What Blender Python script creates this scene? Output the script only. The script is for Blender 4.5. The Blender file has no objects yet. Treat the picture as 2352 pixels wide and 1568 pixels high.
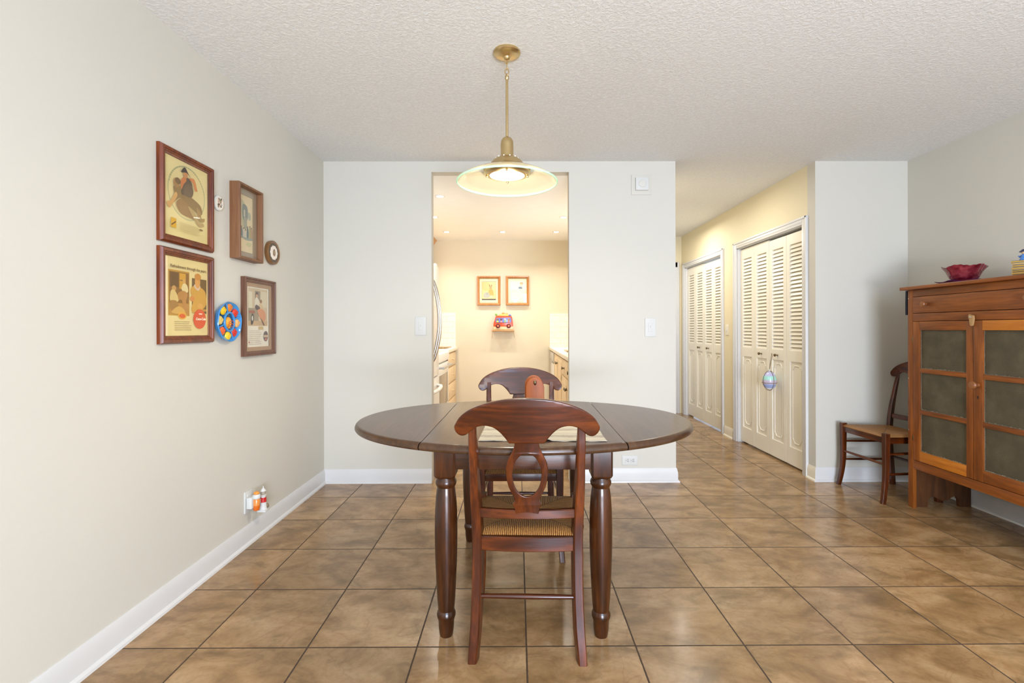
import bpy, bmesh, math, random
from mathutils import Vector, Matrix
PI = math.pi
C = bpy.context.scene.collection
random.seed(7)

# ------------------------------------------------------------------ camera, world, light, exposure
sc = bpy.context.scene
cam = bpy.data.cameras.new('camera'); camo = bpy.data.objects.new('camera', cam); C.objects.link(camo)
cam.sensor_width = 36.0
cam.lens = 1119.7 * 36.0 / 2352.0
cam.shift_x = -18.0 / 2352.0
cam.shift_y = -28.0 / 2352.0
cam.clip_start = 0.05
CAMX, CAMY, CAMZ = 1.170, -1.785, 1.161
camo.location = (CAMX, CAMY, CAMZ)
camo.rotation_euler = (PI/2, 0.0023, -0.0048)
sc.camera = camo

sc.view_settings.view_transform = 'Standard'
sc.view_settings.look = 'None'
sc.view_settings.gamma = 1.0
sc.view_settings.use_curve_mapping = False
sc.view_settings.exposure = 0.46

w = bpy.data.worlds.new('world'); sc.world = w; w.use_nodes = True
w.node_tree.nodes['Background'].inputs[0].default_value = (0.75, 0.85, 1.0, 1)
w.node_tree.nodes['Background'].inputs[1].default_value = 1.0

def area(name, loc, rot, sx, sy, power, col, spread=None, shape='RECTANGLE'):
    l = bpy.data.lights.new(name, 'AREA'); l.shape = shape; l.size = sx; l.size_y = sy
    l.energy = power; l.color = col
    if spread: l.spread = spread
    o = bpy.data.objects.new(name, l); C.objects.link(o); o.location = loc; o.rotation_euler = rot
    return o
# daylight through the wide sliding door behind the camera
area('daylight_sliding_door', (2.05, -4.44, 1.25), (PI/2, 0, 0), 1.35, 2.1, 104, (0.46, 0.66, 1.0))
# uplight added at the door, tilted up to brighten the ceiling
area('ceiling_uplight_fill', (2.05, -4.40, 0.55), (PI/2+0.66, 0, 0), 1.7, 0.9, 150, (0.90, 0.93, 1.0))
# soft fill light added near the ceiling behind the camera; then the hall ceiling fixture
area('rear_room_fill', (2.2, -3.0, 2.38), (0, 0, 0), 0.9, 0.9, 27, (1.0, 0.92, 0.80))
# unseen fill added at the right wall to lift the kitchen ceiling
area('kitchen_fill', (2.22, 3.2, 1.55), (PI/2, 0, PI/2), 1.1, 0.9, 7.5, (1.0, 0.97, 0.92))
area('hall_fixture', (2.9, 3.9, 2.36), (0, 0, 0), 0.3, 0.3, 11, (1.0, 0.96, 0.88))
area('hall_fixture', (2.75, 2.6, 2.40), (0, 0, 0), 0.3, 0.3, 7, (1.0, 0.94, 0.84))

# ------------------------------------------------------------------ helpers: materials
def srgb(r, g, b):
    f = lambda c: (c/255/12.92) if c/255 <= 0.04045 else ((c/255+0.055)/1.055)**2.4
    return (f(r), f(g), f(b), 1.0)
MC = {}
class N:
    def __init__(s, name):
        s.m = bpy.data.materials.new(name); s.m.use_nodes = True
        s.t = s.m.node_tree; s.b = s.t.nodes['Principled BSDF']; s.out = s.t.nodes['Material Output']
    def n(s, typ, **kw):
        nd = s.t.nodes.new(typ)
        for k, v in kw.items():
            if hasattr(nd, k): setattr(nd, k, v)
            else: s.set(nd, k, v)
        return nd
    def set(s, nd, k, v):
        if isinstance(v, bpy.types.NodeSocket): s.t.links.new(v, nd.inputs[k])
        else: nd.inputs[k].default_value = v
    def math(s, op, a, b=0.0, c=None):
        nd = s.t.nodes.new('ShaderNodeMath'); nd.operation = op
        for i, v in enumerate([a, b] + ([c] if c is not None else [])):
            if isinstance(v, bpy.types.NodeSocket): s.t.links.new(v, nd.inputs[i])
            else: nd.inputs[i].default_value = v
        return nd.outputs[0]
    def mix(s, f, a, b, mode='MIX'):
        nd = s.t.nodes.new('ShaderNodeMix'); nd.data_type = 'RGBA'; nd.blend_type = mode
        for i, v in ((0, f), (6, a), (7, b)):
            if isinstance(v, bpy.types.NodeSocket): s.t.links.new(v, nd.inputs[i])
            else: nd.inputs[i].default_value = v
        return nd.outputs[2]
    def ramp(s, f, stops):
        nd = s.t.nodes.new('ShaderNodeValToRGB'); s.t.links.new(f, nd.inputs[0])
        e = nd.color_ramp.elements
        while len(e) < len(stops): e.new(0.5)
        for i, (p, c) in enumerate(stops): e[i].position = p; e[i].color = c
        return nd.outputs[0]
    def coord(s, kind='Object'):
        return s.t.nodes.new('ShaderNodeTexCoord').outputs[kind]
    def pos(s):
        return s.t.nodes.new('ShaderNodeNewGeometry').outputs['Position']
    def mapping(s, v, scale=(1, 1, 1), loc=(0, 0, 0), rot=(0, 0, 0)):
        nd = s.t.nodes.new('ShaderNodeMapping'); s.t.links.new(v, nd.inputs[0])
        nd.inputs['Scale'].default_value = scale; nd.inputs['Location'].default_value = loc; nd.inputs['Rotation'].default_value = rot
        return nd.outputs[0]
    def noise(s, v, scale, detail=4, rough=0.5, dist=0.0):
        nd = s.t.nodes.new('ShaderNodeTexNoise'); s.t.links.new(v, nd.inputs['Vector'])
        nd.inputs['Scale'].default_value = scale; nd.inputs['Detail'].default_value = detail
        nd.inputs['Roughness'].default_value = rough; nd.inputs['Distortion'].default_value = dist
        return nd.outputs[0]
    def bump(s, h, strength=0.2, dist=0.01):
        nd = s.t.nodes.new('ShaderNodeBump'); nd.inputs['Strength'].default_value = strength; nd.inputs['Distance'].default_value = dist
        s.t.links.new(h, nd.inputs['Height']); s.t.links.new(nd.outputs[0], s.b.inputs['Normal'])
    def base(s, c, rough=0.5, metal=0.0, coat=0.0, spec=0.5):
        s.set(s.b, 'Base Color', c); s.set(s.b, 'Roughness', rough); s.set(s.b, 'Metallic', metal)
        s.b.inputs['Coat Weight'].default_value = coat; s.b.inputs['Coat Roughness'].default_value = 0.10
        s.b.inputs['Specular IOR Level'].default_value = spec
        return s
def plain(name, col, rough=0.5, metal=0.0, coat=0.0, spec=0.5, vary=0.06):
    """a plain finish with a faint procedural unevenness"""
    if name in MC: return MC[name]
    k = N(name)
    nz = k.noise(k.coord(), 9.0, 3)
    c1 = tuple(min(1, x*(1+vary)) for x in col[:3])+(1,); c0 = tuple(x*(1-vary) for x in col[:3])+(1,)
    k.base(k.ramp(nz, [(0.3, c0), (0.7, c1)]), rough, metal, coat, spec)
    MC[name] = k.m; return k.m
def flat(rgb, rough=0.7):
    key = 'ink_%02x%02x%02x' % tuple(int(v) for v in rgb)
    if key in MC: return MC[key]
    return plain(key, srgb(*rgb), rough, vary=0.05)

def wood(name, dark, mid, light, axis='z', rough=0.32, coat=0.25, scale=1.0, streak=14.0, knots=False):
    if name in MC: return MC[name]
    k = N(name)
    s = {'x': (1.2, streak, streak), 'y': (streak, 1.2, streak), 'z': (streak, streak, 1.2)}[axis]
    v = k.mapping(k.coord(), tuple(x*scale for x in s))
    n1 = k.noise(v, 1.6, 6, 0.55, 1.2)
    v2 = k.mapping(k.coord(), tuple(x*scale*4 for x in s))
    n2 = k.noise(v2, 2.0, 3, 0.6, 0.3)
    n3 = k.noise(k.coord(), 3.0*scale, 3, 0.5, 0.4)
    f = k.math('MULTIPLY_ADD', n2, 0.30, k.math('MULTIPLY_ADD', n1, 0.6, k.math('MULTIPLY', n3, 0.25)))
    col = k.ramp(f, [(0.38, dark), (0.55, mid), (0.74, light)])
    if knots:
        vo = k.t.nodes.new('ShaderNodeTexVoronoi'); k.t.links.new(k.mapping(k.coord(), tuple({'x': (1.4, 4, 4), 'y': (4, 1.4, 4), 'z': (4, 4, 1.4)}[axis])), vo.inputs['Vector']); vo.inputs['Scale'].default_value = 2.2
        km = k.ramp(vo.outputs['Distance'], [(0.06, (1, 1, 1, 1)), (0.13, (0, 0, 0, 1))])
        col = k.mix(km, col, tuple(x*0.45 for x in dark[:3])+(1,))
    k.base(col, rough, 0, coat, 0.40)
    k.bump(n2, 0.06, 0.004)
    MC[name] = k.m; return k.m

def wall_paint(name, col):
    k = N(name)
    p = k.pos()
    n = k.noise(p, 260, 2, 0.6); n2 = k.noise(p, 1.2, 2)
    c0 = tuple(x*0.975 for x in col[:3])+(1,)
    k.base(k.ramp(n2, [(0.3, c0), (0.7, col)]), 0.62, spec=0.3); k.bump(n, 0.06, 0.002)
    return k.m
M_wall = wall_paint('wall_paint_cream', srgb(207, 203, 191))
M_wallk = wall_paint('wall_paint_kitchen', srgb(222, 211, 186))
M_wallh = wall_paint('wall_paint_hall', srgb(226, 214, 182))
M_trim = plain('trim_white', srgb(212, 211, 209), 0.35, vary=0.01)
M_trimh = plain('trim_ivory', srgb(228, 220, 200), 0.35, vary=0.01)
k = N('ceiling_knockdown'); p = k.pos()
n1 = k.noise(p, 62, 4, 0.6, 0.6); n2 = k.noise(p, 150, 2, 0.5)
hh = k.math('MULTIPLY_ADD', n2, 0.35, k.ramp(n1, [(0.42, (0, 0, 0, 1)), (0.60, (1, 1, 1, 1))]))
k.base(k.ramp(n1, [(0.35, srgb(222, 221, 217)), (0.65, srgb(232, 232, 229))]), 0.85, spec=0.2); k.bump(hh, 0.32, 0.005)
M_ceil = k.m
M_ceilk = plain('kitchen_ceiling_paint', srgb(246, 244, 240), 0.6, vary=0.01)

# floor: 0.4 m stone-look tiles, dark grout
k = N('stone_tile_floor'); p = k.pos()
sep = k.t.nodes.new('ShaderNodeSeparateXYZ'); k.t.links.new(p, sep.inputs[0])
tx = k.math('DIVIDE', sep.outputs[0], 0.4); ty = k.math('DIVIDE', sep.outputs[1], 0.4)
fx = k.math('FRACT', k.math('ADD', tx, 50.0)); fy = k.math('FRACT', k.math('ADD', ty, 50.0))
edge = lambda f: k.math('MINIMUM', f, k.math('SUBTRACT', 1.0, f))
em = k.math('MINIMUM', edge(fx), edge(fy))
wob = k.math('MULTIPLY_ADD', k.noise(p, 60, 2), 0.005, 0.0052)
grout = k.math('LESS_THAN', em, wob)
cmb = k.t.nodes.new('ShaderNodeCombineXYZ')
k.t.links.new(k.math('FLOOR', k.math('ADD', tx, 50.0)), cmb.inputs[0]); k.t.links.new(k.math('FLOOR', k.math('ADD', ty, 50.0)), cmb.inputs[1])
wn = k.t.nodes.new('ShaderNodeTexWhiteNoise'); wn.noise_dimensions = '2D'; k.t.links.new(cmb.outputs[0], wn.inputs['Vector'])
off = k.t.nodes.new('ShaderNodeVectorMath'); off.operation = 'MULTIPLY_ADD'
k.t.links.new(wn.outputs['Color'], off.inputs[0]); off.inputs[1].default_value = (13, 17, 11); k.t.links.new(p, off.inputs[2])
v = off.outputs[0]
na = k.noise(k.mapping(v, (1, 1.5, 1), rot=(0, 0, 0.5)), 4.2, 7, 0.6, 0.5)
nb = k.noise(k.mapping(v, (1, 1.6, 1), loc=(5, 2, 0), rot=(0, 0, 0.4)), 5.0, 5, 0.6, 0.8)
nc = k.noise(k.mapping(v, (1, 1.2, 1), loc=(1, 8, 0), rot=(0, 0, -0.5)), 2.2, 3, 0.5, 1.2)
nd_ = k.noise(v, 60, 4, 0.6)
col = k.ramp(na, [(0.30, srgb(124, 94, 60)), (0.45, srgb(154, 121, 82)), (0.56, srgb(172, 138, 98)), (0.72, srgb(188, 158, 118))])
col = k.mix(k.ramp(nb, [(0.50, (0, 0, 0, 1)), (0.72, (0.75, 0.75, 0.75, 1))]), col, srgb(110, 88, 56))
vein = k.math('ABSOLUTE', k.math('SUBTRACT', nc, 0.5))
col = k.mix(k.ramp(vein, [(0.0, (0.28, 0.28, 0.28, 1)), (0.012, (0, 0, 0, 1))]), col, srgb(130, 88, 58))
col = k.mix(k.ramp(nd_, [(0.45, (0, 0, 0, 1)), (0.85, (0.35, 0.35, 0.35, 1))]), col, srgb(110, 80, 52))
tint = k.math('MULTIPLY_ADD', wn.outputs['Value'], 0.22, 0.86)
tc = k.t.nodes.new('ShaderNodeCombineColor')
for i in range(3): k.t.links.new(tint, tc.inputs[i])
col = k.mix(1.0, col, tc.outputs[0], 'MULTIPLY')
col = k.mix(grout, col, srgb(74, 56, 40))
rg = k.math('MULTIPLY_ADD', grout, 0.5, k.math('MULTIPLY_ADD', nb, 0.16, 0.11))
k.base(col, 0.25, spec=0.5); k.set(k.b, 'Roughness', rg)
hgt = k.math('ADD', k.math('MULTIPLY', grout, -1.0), k.math('MULTIPLY', na, 0.12))
k.bump(hgt, 0.25, 0.004)
M_floor = k.m

# furniture timbers
M_chair = {a: wood('cherry_stain_'+a, srgb(34, 11, 1), srgb(66, 25, 3), srgb(106, 48, 8), a, 0.30, 0.3) for a in 'xyz'}
M_table = {a: wood('walnut_stain_'+a, srgb(30, 12, 3), srgb(52, 24, 6), srgb(82, 41, 12), a, 0.30, 0.3) for a in 'xyz'}
M_top = wood('table_top_stain', srgb(52, 33, 18), srgb(68, 44, 26), srgb(86, 58, 36), 'y', 0.30, 0.25)
M_safe = {a: wood('old_pine_'+a, srgb(78, 38, 8), srgb(120, 62, 14), srgb(154, 86, 26), a, 0.45, 0.15, scale=0.7) for a in 'xyz'}
M_safel = wood('old_pine_light', srgb(146, 80, 14), srgb(176, 102, 24), srgb(196, 124, 40), 'y', 0.45, 0.15, scale=0.7)
M_safed = wood('old_pine_dark', srgb(52, 28, 10), srgb(74, 42, 16), srgb(98, 58, 24), 'z', 0.5, 0.1)
M_frame = wood('mahogany_frame', srgb(58, 20, 2), srgb(100, 40, 6), srgb(134, 64, 14), 'z', 0.38, 0.1, streak=22)
M_frameb = wood('brown_frame', srgb(98, 62, 36), srgb(118, 78, 46), srgb(134, 92, 56), 'z', 0.5, 0.1, streak=30)
M_framec = wood('umber_frame', srgb(80, 50, 36), srgb(100, 66, 48), srgb(120, 82, 60), 'z', 0.45, 0.1, streak=30)
M_framek = wood('oak_frame', srgb(150, 92, 44), srgb(184, 122, 64), srgb(206, 146, 84), 'z', 0.4, 0.2, streak=22)
M_pine = wood('knotty_pine', srgb(214, 178, 128), srgb(232, 204, 160), srgb(242, 222, 186), 'z', 0.45, 0.1, knots=True)
M_holder = wood('orange_pine', srgb(116, 52, 8), srgb(146, 72, 16), srgb(168, 92, 30), 'z', 0.45, 0.0, streak=9, knots=True)
M_brass = plain('antique_brass', srgb(206, 182, 134), 0.30, 1.0)
M_bronze = plain('dark_bronze', srgb(128, 112, 86), 0.35, 1.0)
M_steel = plain('brushed_steel', srgb(196, 194, 190), 0.28, 1.0)
M_white = plain('white_enamel', srgb(238, 236, 230), 0.25, vary=0.01)
M_plate = plain('switch_plate_white', srgb(208, 208, 203), 0.6, vary=0.01)
M_dark = plain('dark_slot', srgb(30, 26, 24), 0.6)
M_counter = plain('counter_cream', srgb(240, 230, 208), 0.3, vary=0.03)

def emis(name, col, s):
    k = N(name); k.b.inputs['Emission Color'].default_value = col; k.b.inputs['Emission Strength'].default_value = s
    k.b.inputs['Base Color'].default_value = (0.9, 0.9, 0.9, 1); return k.m
M_lamp = emis('downlight_lens', (1, 0.95, 0.85, 1), 9.0)
M_bulb = emis('pendant_diffuser', (1, 0.92, 0.72, 1), 3.2)

def clear_pane(name, tint=(0.97, 0.97, 0.95, 1), body=None, bodyf=0.0, rough=0.02, ior=1.45, edge=None):
    m = bpy.data.materials.new(name); m.use_nodes = True; t = m.node_tree; t.nodes.clear()
    o = t.nodes.new('ShaderNodeOutputMaterial'); tr = t.nodes.new('ShaderNodeBsdfTransparent'); tr.inputs[0].default_value = tint
    gl = t.nodes.new('ShaderNodeBsdfGlossy'); gl.inputs['Roughness'].default_value = rough
    lw = t.nodes.new('ShaderNodeLayerWeight'); lw.inputs['Blend'].default_value = 0.5
    pw = t.nodes.new('ShaderNodeMath'); pw.operation = 'POWER'; t.links.new(lw.outputs['Facing'], pw.inputs[0]); pw.inputs[1].default_value = 5.0
    fr = t.nodes.new('ShaderNodeMath'); fr.operation = 'MULTIPLY_ADD'; t.links.new(pw.outputs[0], fr.inputs[0]); fr.inputs[1].default_value = 0.9; fr.inputs[2].default_value = 0.035
    mx = t.nodes.new('ShaderNodeMixShader'); t.links.new(fr.outputs[0], mx.inputs[0]); 
    a = tr.outputs[0]
    if body:
        df = t.nodes.new('ShaderNodeBsdfTranslucent'); df.inputs[0].default_value = body
        d2 = t.nodes.new('ShaderNodeBsdfDiffuse'); d2.inputs[0].default_value = body
        m0 = t.nodes.new('ShaderNodeMixShader'); m0.inputs[0].default_value = 0.5
        t.links.new(df.outputs[0], m0.inputs[1]); t.links.new(d2.outputs[0], m0.inputs[2])
        m2 = t.nodes.new('ShaderNodeMixShader'); m2.inputs[0].default_value = bodyf
        t.links.new(a, m2.inputs[1]); t.links.new(m0.outputs[0], m2.inputs[2]); a = m2.outputs[0]
    t.links.new(a, mx.inputs[1]); t.links.new(gl.outputs[0], mx.inputs[2]); t.links.new(mx.outputs[0], o.inputs[0])
    return m
M_pane = clear_pane('picture_glass')
M_disc = clear_pane('pale_green_glass', (0.97, 0.98, 0.93, 1), (0.82, 0.76, 0.54, 1), 0.45, 0.05)
M_rim = clear_pane('green_glass_edge', (0.75, 0.95, 0.85, 1), (0.66, 0.92, 0.78, 1), 0.75, 0.1)

# ------------------------------------------------------------------ helpers: geometry
class MB:
    def __init__(s): s.b = bmesh.new(); s.mi = 0
    def _new(s, verts, faces):
        vs = [s.b.verts.new(v) for v in verts]; out = []
        for f in faces:
            try: fc = s.b.faces.new([vs[i] for i in f]); fc.material_index = s.mi; out.append(fc)
            except ValueError: pass
        return vs, out
    def box(s, x0, x1, y0, y1, z0, z1, bev=0.0, seg=2):
        if x1 < x0: x0, x1 = x1, x0
        if y1 < y0: y0, y1 = y1, y0
        if z1 < z0: z0, z1 = z1, z0
        v = [(x, y, z) for z in (z0, z1) for y in (y0, y1) for x in (x0, x1)]
        vs, fs = s._new(v, [(0, 2, 3, 1), (4, 5, 7, 6), (0, 1, 5, 4), (2, 6, 7, 3), (0, 4, 6, 2), (1, 3, 7, 5)])
        if bev > 0:
            es = list({e for f in fs for e in f.edges})
            r = bmesh.ops.bevel(s.b, geom=es, offset=bev, segments=seg, profile=0.6, affect='EDGES')
            for f in r['faces']: f.material_index = s.mi
        return s
    def prism(s, pts, axis, a, b):
        """extrude a closed 2D outline along an axis; pts in the other two axes (in x,y,z order)"""
        def P(u, v, t): return {'x': (t, u, v), 'y': (u, t, v), 'z': (u, v, t)}[axis]
        n = len(pts)
        vs, fs = s._new([P(u, v, a) for u, v in pts] + [P(u, v, b) for u, v in pts],
               [tuple(range(n)), tuple(range(2*n-1, n-1, -1))] + [(i, (i+1) % n, n+(i+1) % n, n+i) for i in range(n)])
        bmesh.ops.recalc_face_normals(s.b, faces=fs)
        big = [f for f in fs if len(f.verts) > 4]
        if big: 
            r = bmesh.ops.triangulate(s.b, faces=big)
            for f in r['faces']: f.material_index = s.mi
        return s
    def lathe(s, prof, cx=0, cy=0, seg=32, axis='z', cz=0, scale=(1, 1), a0=0, a1=2*PI, wob=None, caps=True):
        """prof: (r, h) list revolved about an axis through (cx,cy,cz)"""
        full = abs(a1-a0-2*PI) < 1e-6; m = seg if full else seg+1; rings = []
        for r, h in prof:
            ring = []
            for i in range(m):
                a = a0+(a1-a0)*i/seg; rr = r*(wob(a, r, h) if wob else 1)
                u, v = rr*math.cos(a)*scale[0], rr*math.sin(a)*scale[1]
                ring.append(s.b.verts.new({'z': (cx+u, cy+v, cz+h), 'y': (cx+u, cy+h, cz+v), 'x': (cx+h, cy+u, cz+v)}[axis]))
            rings.append(ring)
        fs = []
        for j in range(len(prof)-1):
            for i in range(seg if full else seg):
                i2 = (i+1) % m
                if prof[j][0] < 1e-6 and prof[j+1][0] < 1e-6: continue
                f = s.b.faces.new([rings[j][i], rings[j][i2], rings[j+1][i2], rings[j+1][i]]); f.material_index = s.mi; f.smooth = True; fs.append(f)
        for ring, (r, h) in ((rings[0], prof[0]), (rings[-1], prof[-1])):
            if r > 1e-5 and full and caps and prof[0] != prof[-1]:
                try: f = s.b.faces.new(ring); f.material_index = s.mi; fs.append(f)
                except ValueError: pass
        bmesh.ops.remove_doubles(s.b, verts=[v for rg in rings for v in rg], dist=1e-6)
        fs = [f for f in fs if f.is_valid]
        bmesh.ops.recalc_face_normals(s.b, faces=fs)
        return s
    def tube(s, pts, r, seg=10, caps=True, rz=None):
        """r: float or list; swept circle"""
        pts = [Vector(p) for p in pts]; n = len(pts); rings = []
        up = Vector((0, 0, 1)); prev = None
        for i, p in enumerate(pts):
            d = (pts[min(i+1, n-1)]-pts[max(i-1, 0)]).normalized()
            if prev is None:
                a = d.cross(up)
                if a.length < 0.1: a = d.cross(Vector((1, 0, 0)))
                a.normalize()
            else: a = (prev-d*prev.dot(d)).normalized()
            prev = a; b_ = d.cross(a)
            rr = r[i] if isinstance(r, (list, tuple)) else r
            rings.append([s.b.verts.new(p+a*rr*math.cos(2*PI*j/seg)+b_*rr*math.sin(2*PI*j/seg)) for j in range(seg)])
        fs = []
        for i in range(n-1):
            for j in range(seg):
                f = s.b.faces.new([rings[i][j], rings[i][(j+1) % seg], rings[i+1][(j+1) % seg], rings[i+1][j]]); f.material_index = s.mi; fs.append(f)
        if caps:
            for rg in (rings[0], rings[-1]):
                f = s.b.faces.new(rg); f.material_index = s.mi; fs.append(f)
        bmesh.ops.recalc_face_normals(s.b, faces=fs)
        return s
    def loft(s, secs):
        """secs: list of equal-length closed rings of 3D points"""
        rings = [[s.b.verts.new(p) for p in r] for r in secs]; m = len(secs[0]); fs = []
        for i in range(len(rings)-1):
            for j in range(m):
                f = s.b.faces.new([rings[i][j], rings[i][(j+1) % m], rings[i+1][(j+1) % m], rings[i+1][j]]); f.material_index = s.mi; fs.append(f)
        for rg in (rings[0], rings[-1]):
            f = s.b.faces.new(rg); f.material_index = s.mi; fs.append(f)
        bmesh.ops.recalc_face_normals(s.b, faces=fs)
        return s
    def ball(s, c, r, sx=1, sy=1, sz=1, seg=16):
        r_ = bmesh.ops.create_uvsphere(s.b, u_segments=seg, v_segments=max(6, seg//2), radius=r)
        for v in r_['verts']: v.co = Vector((v.co.x*sx+c[0], v.co.y*sy+c[1], v.co.z*sz+c[2]))
        for f in {f for v in r_['verts'] for f in v.link_faces}: f.material_index = s.mi; f.smooth = True
        return s
    def outline(s, outer, holes, thick, bev=0.0, plane='xz'):
        """flat plate from an outline with holes, centred on y=0, rounded edges (built from a 2D curve)"""
        cu = bpy.data.curves.new('tmp', 'CURVE'); cu.dimensions = '2D'; cu.fill_mode = 'BOTH'
        cu.extrude = max(thick/2-bev, 1e-5); cu.bevel_depth = bev; cu.bevel_resolution = 2; cu.offset = -bev
        for pl in [outer]+holes:
            sp = cu.splines.new('POLY'); sp.points.add(len(pl)-1); sp.use_cyclic_u = True
            for i, (u, v) in enumerate(pl): sp.points[i].co = (u, v, 0, 1)
        o = bpy.data.objects.new('tmp', cu); C.objects.link(o)
        me = bpy.data.meshes.new_from_object(o); 
        n0 = len(s.b.verts); f0 = len(s.b.faces)
        me.transform(Matrix.Rotation(PI/2, 4, 'X'))
        s.b.from_mesh(me); bpy.data.objects.remove(o); bpy.data.curves.remove(cu); bpy.data.meshes.remove(me)
        s.b.verts.ensure_lookup_table(); s.b.faces.ensure_lookup_table()
        for f in s.b.faces[f0:]: f.material_index = s.mi
        bmesh.ops.remove_doubles(s.b, verts=s.b.verts[n0:], dist=1e-5)
        return s
    def slice(s, axis, vals):
        for v in vals:
            no = {'x': (1, 0, 0), 'y': (0, 1, 0), 'z': (0, 0, 1)}[axis]; co = [a*v for a in no]
            bmesh.ops.bisect_plane(s.b, geom=s.b.verts[:]+s.b.edges[:]+s.b.faces[:], plane_co=co, plane_no=no)
        return s
    def warp(s, fn):
        for v in s.b.verts: v.co = Vector(fn(*v.co))
        return s
    def xf(s, M):
        bmesh.ops.transform(s.b, matrix=M, verts=s.b.verts); return s
    def obj(s, name, mats, parent=None, loc=None, rot=None, smooth=35):
        me = bpy.data.meshes.new(name); s.b.to_mesh(me); s.b.free()
        for m in (mats if isinstance(mats, (list, tuple)) else [mats]): me.materials.append(m)
        if smooth:
            me.polygons.foreach_set('use_smooth', [True]*len(me.polygons)); me.set_sharp_from_angle(angle=math.radians(smooth))
        o = bpy.data.objects.new(name, me); C.objects.link(o)
        if parent: o.parent = parent
        if loc: o.location = loc
        if rot: o.rotation_euler = rot
        return o
def box(name, mat, x0, x1, y0, y1, z0, z1, parent=None, bev=0.0):
    return MB().box(x0, x1, y0, y1, z0, z1, bev).obj(name, mat, parent)
def struct(o): o['kind'] = 'structure'; return o
def tag(o, label, cat, group=None):
    o['label'] = label; o['category'] = cat
    if group: o['group'] = group
    return o
def thing(name, label, cat, loc=(0, 0, 0), rz=0.0, group=None):
    o = bpy.data.objects.new(name, None); C.objects.link(o); o.location = loc; o.rotation_euler = (0, 0, rz)
    o.empty_display_size = 0.05
    return tag(o, label, cat, group)
def copy_tree(o, parent=None):
    c = o.copy(); C.objects.link(c); c.parent = parent
    for ch in list(o.children): copy_tree(ch, c)
    return c
def text_mesh(body, size, mat, name, parent, M, shear=0.0, extrude=0.0003, align='CENTER', offset=0.0):
    cu = bpy.data.curves.new('t', 'FONT'); cu.body = body; cu.size = size; cu.align_x = align; cu.align_y = 'CENTER'
    cu.extrude = extrude; cu.shear = shear; cu.offset = offset
    o = bpy.data.objects.new('t', cu); C.objects.link(o); me = bpy.data.meshes.new_from_object(o)
    bpy.data.objects.remove(o); bpy.data.curves.remove(cu)
    me.transform(M); me.materials.clear(); me.materials.append(mat); me.name = name
    o = bpy.data.objects.new(name, me); C.objects.link(o); o.parent = parent
    return o
def Wd(d): return d+CAMY       # world y of a depth in front of the camera

# ------------------------------------------------------------------ room shell
XL, XR, YB, YR, H = -0.298, 4.147, 1.917, -4.5, 2.436
KZ, KY = 2.355, 4.768                       # kitchen ceiling, kitchen back wall
OX0, OX1, WT = 0.519, 1.563, 0.09           # pass-through to the kitchen
WE = 2.3735                                 # end of the back wall, hall begins
HX, HY = 3.44, 4.945                        # hall right wall, hall end wall
floor = struct(box('floor', M_floor, XL-0.4, XR+0.4, YR-0.2, HY+0.3, -0.1, 0.0))
struct(box('ceiling', M_ceil, XL-0.2, XR+0.2, YR-0.2, HY+0.2, H, H+0.1))
struct(box('ceiling_kitchen', M_ceilk, XL, 2.24, YB+WT, KY, KZ, H-0.002))
struct(box('wall_left', M_wall, XL-0.12, XL, YR-0.1, KY+0.1, 0, H))
b = MB(); b.box(XL, OX0, YB, YB+WT, 0, H); b.box(OX1, WE, YB, YB+WT, 0, H); b.box(OX0, OX1, YB, YB+WT, KZ, H)
struct(b.obj('wall_back', M_wall, smooth=0))
struct(box('wall_kitchen_right', M_wallk, 2.24, WE, YB+WT, KY+0.1, 0, H))
struct(box('wall_kitchen_back', M_wallk, XL, 2.24, KY, KY+0.1, 0, H))
struct(box('wall_hall_end', M_wallh, WE, HX, HY, HY+0.1, 0, H))
struct(box('wall_back_right', M_wall, HX, XR, YB, YB+0.1, 0, H))
struct(box('wall_right', M_wall, XR, XR+0.12, YR-0.1, YB+0.1, 0, H))
# rear wall behind the camera with its sliding door
b = MB(); b.box(XL, 0.9, YR-0.1, YR, 0, H); b.box(3.2, XR, YR-0.1, YR, 0, H); b.box(0.9, 3.2, YR-0.1, YR, 2.3, H)
struct(b.obj('wall_rear', M_wall, smooth=0))
b = MB()
for x in (0.9, 2.02, 3.14): b.box(x, x+0.06, YR-0.09, YR-0.03, 0, 2.3, 0.004)
b.box(0.9, 3.2, YR-0.09, YR-0.03, 0, 0.06); b.box(0.9, 3.2, YR-0.09, YR-0.03, 2.24, 2.3)
struct(b.obj('window_1', M_trim))
# hall right wall with the two closet openings
D1 = (Wd(3.857), Wd(5.023)); D2 = (Wd(5.408), Wd(6.585)); DT = 1.985
b = MB()
hz = HX+0.11
b.box(HX, hz, YB+0.1, D1[0], 0, H); b.box(HX, hz, D1[1], D2[0], 0, H); b.box(HX, hz, D2[1], HY+0.1, 0, H)
b.box(HX, hz, D1[0], D1[1], DT, H); b.box(HX, hz, D2[0], D2[1], DT, H)
struct(b.obj('wall_hall_right', M_wallh, smooth=0))
struct(box('wall_closet_back', M_wallh, HX+0.7, HX+0.78, YB+0.1, HY+0.1, 0, H))

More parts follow.
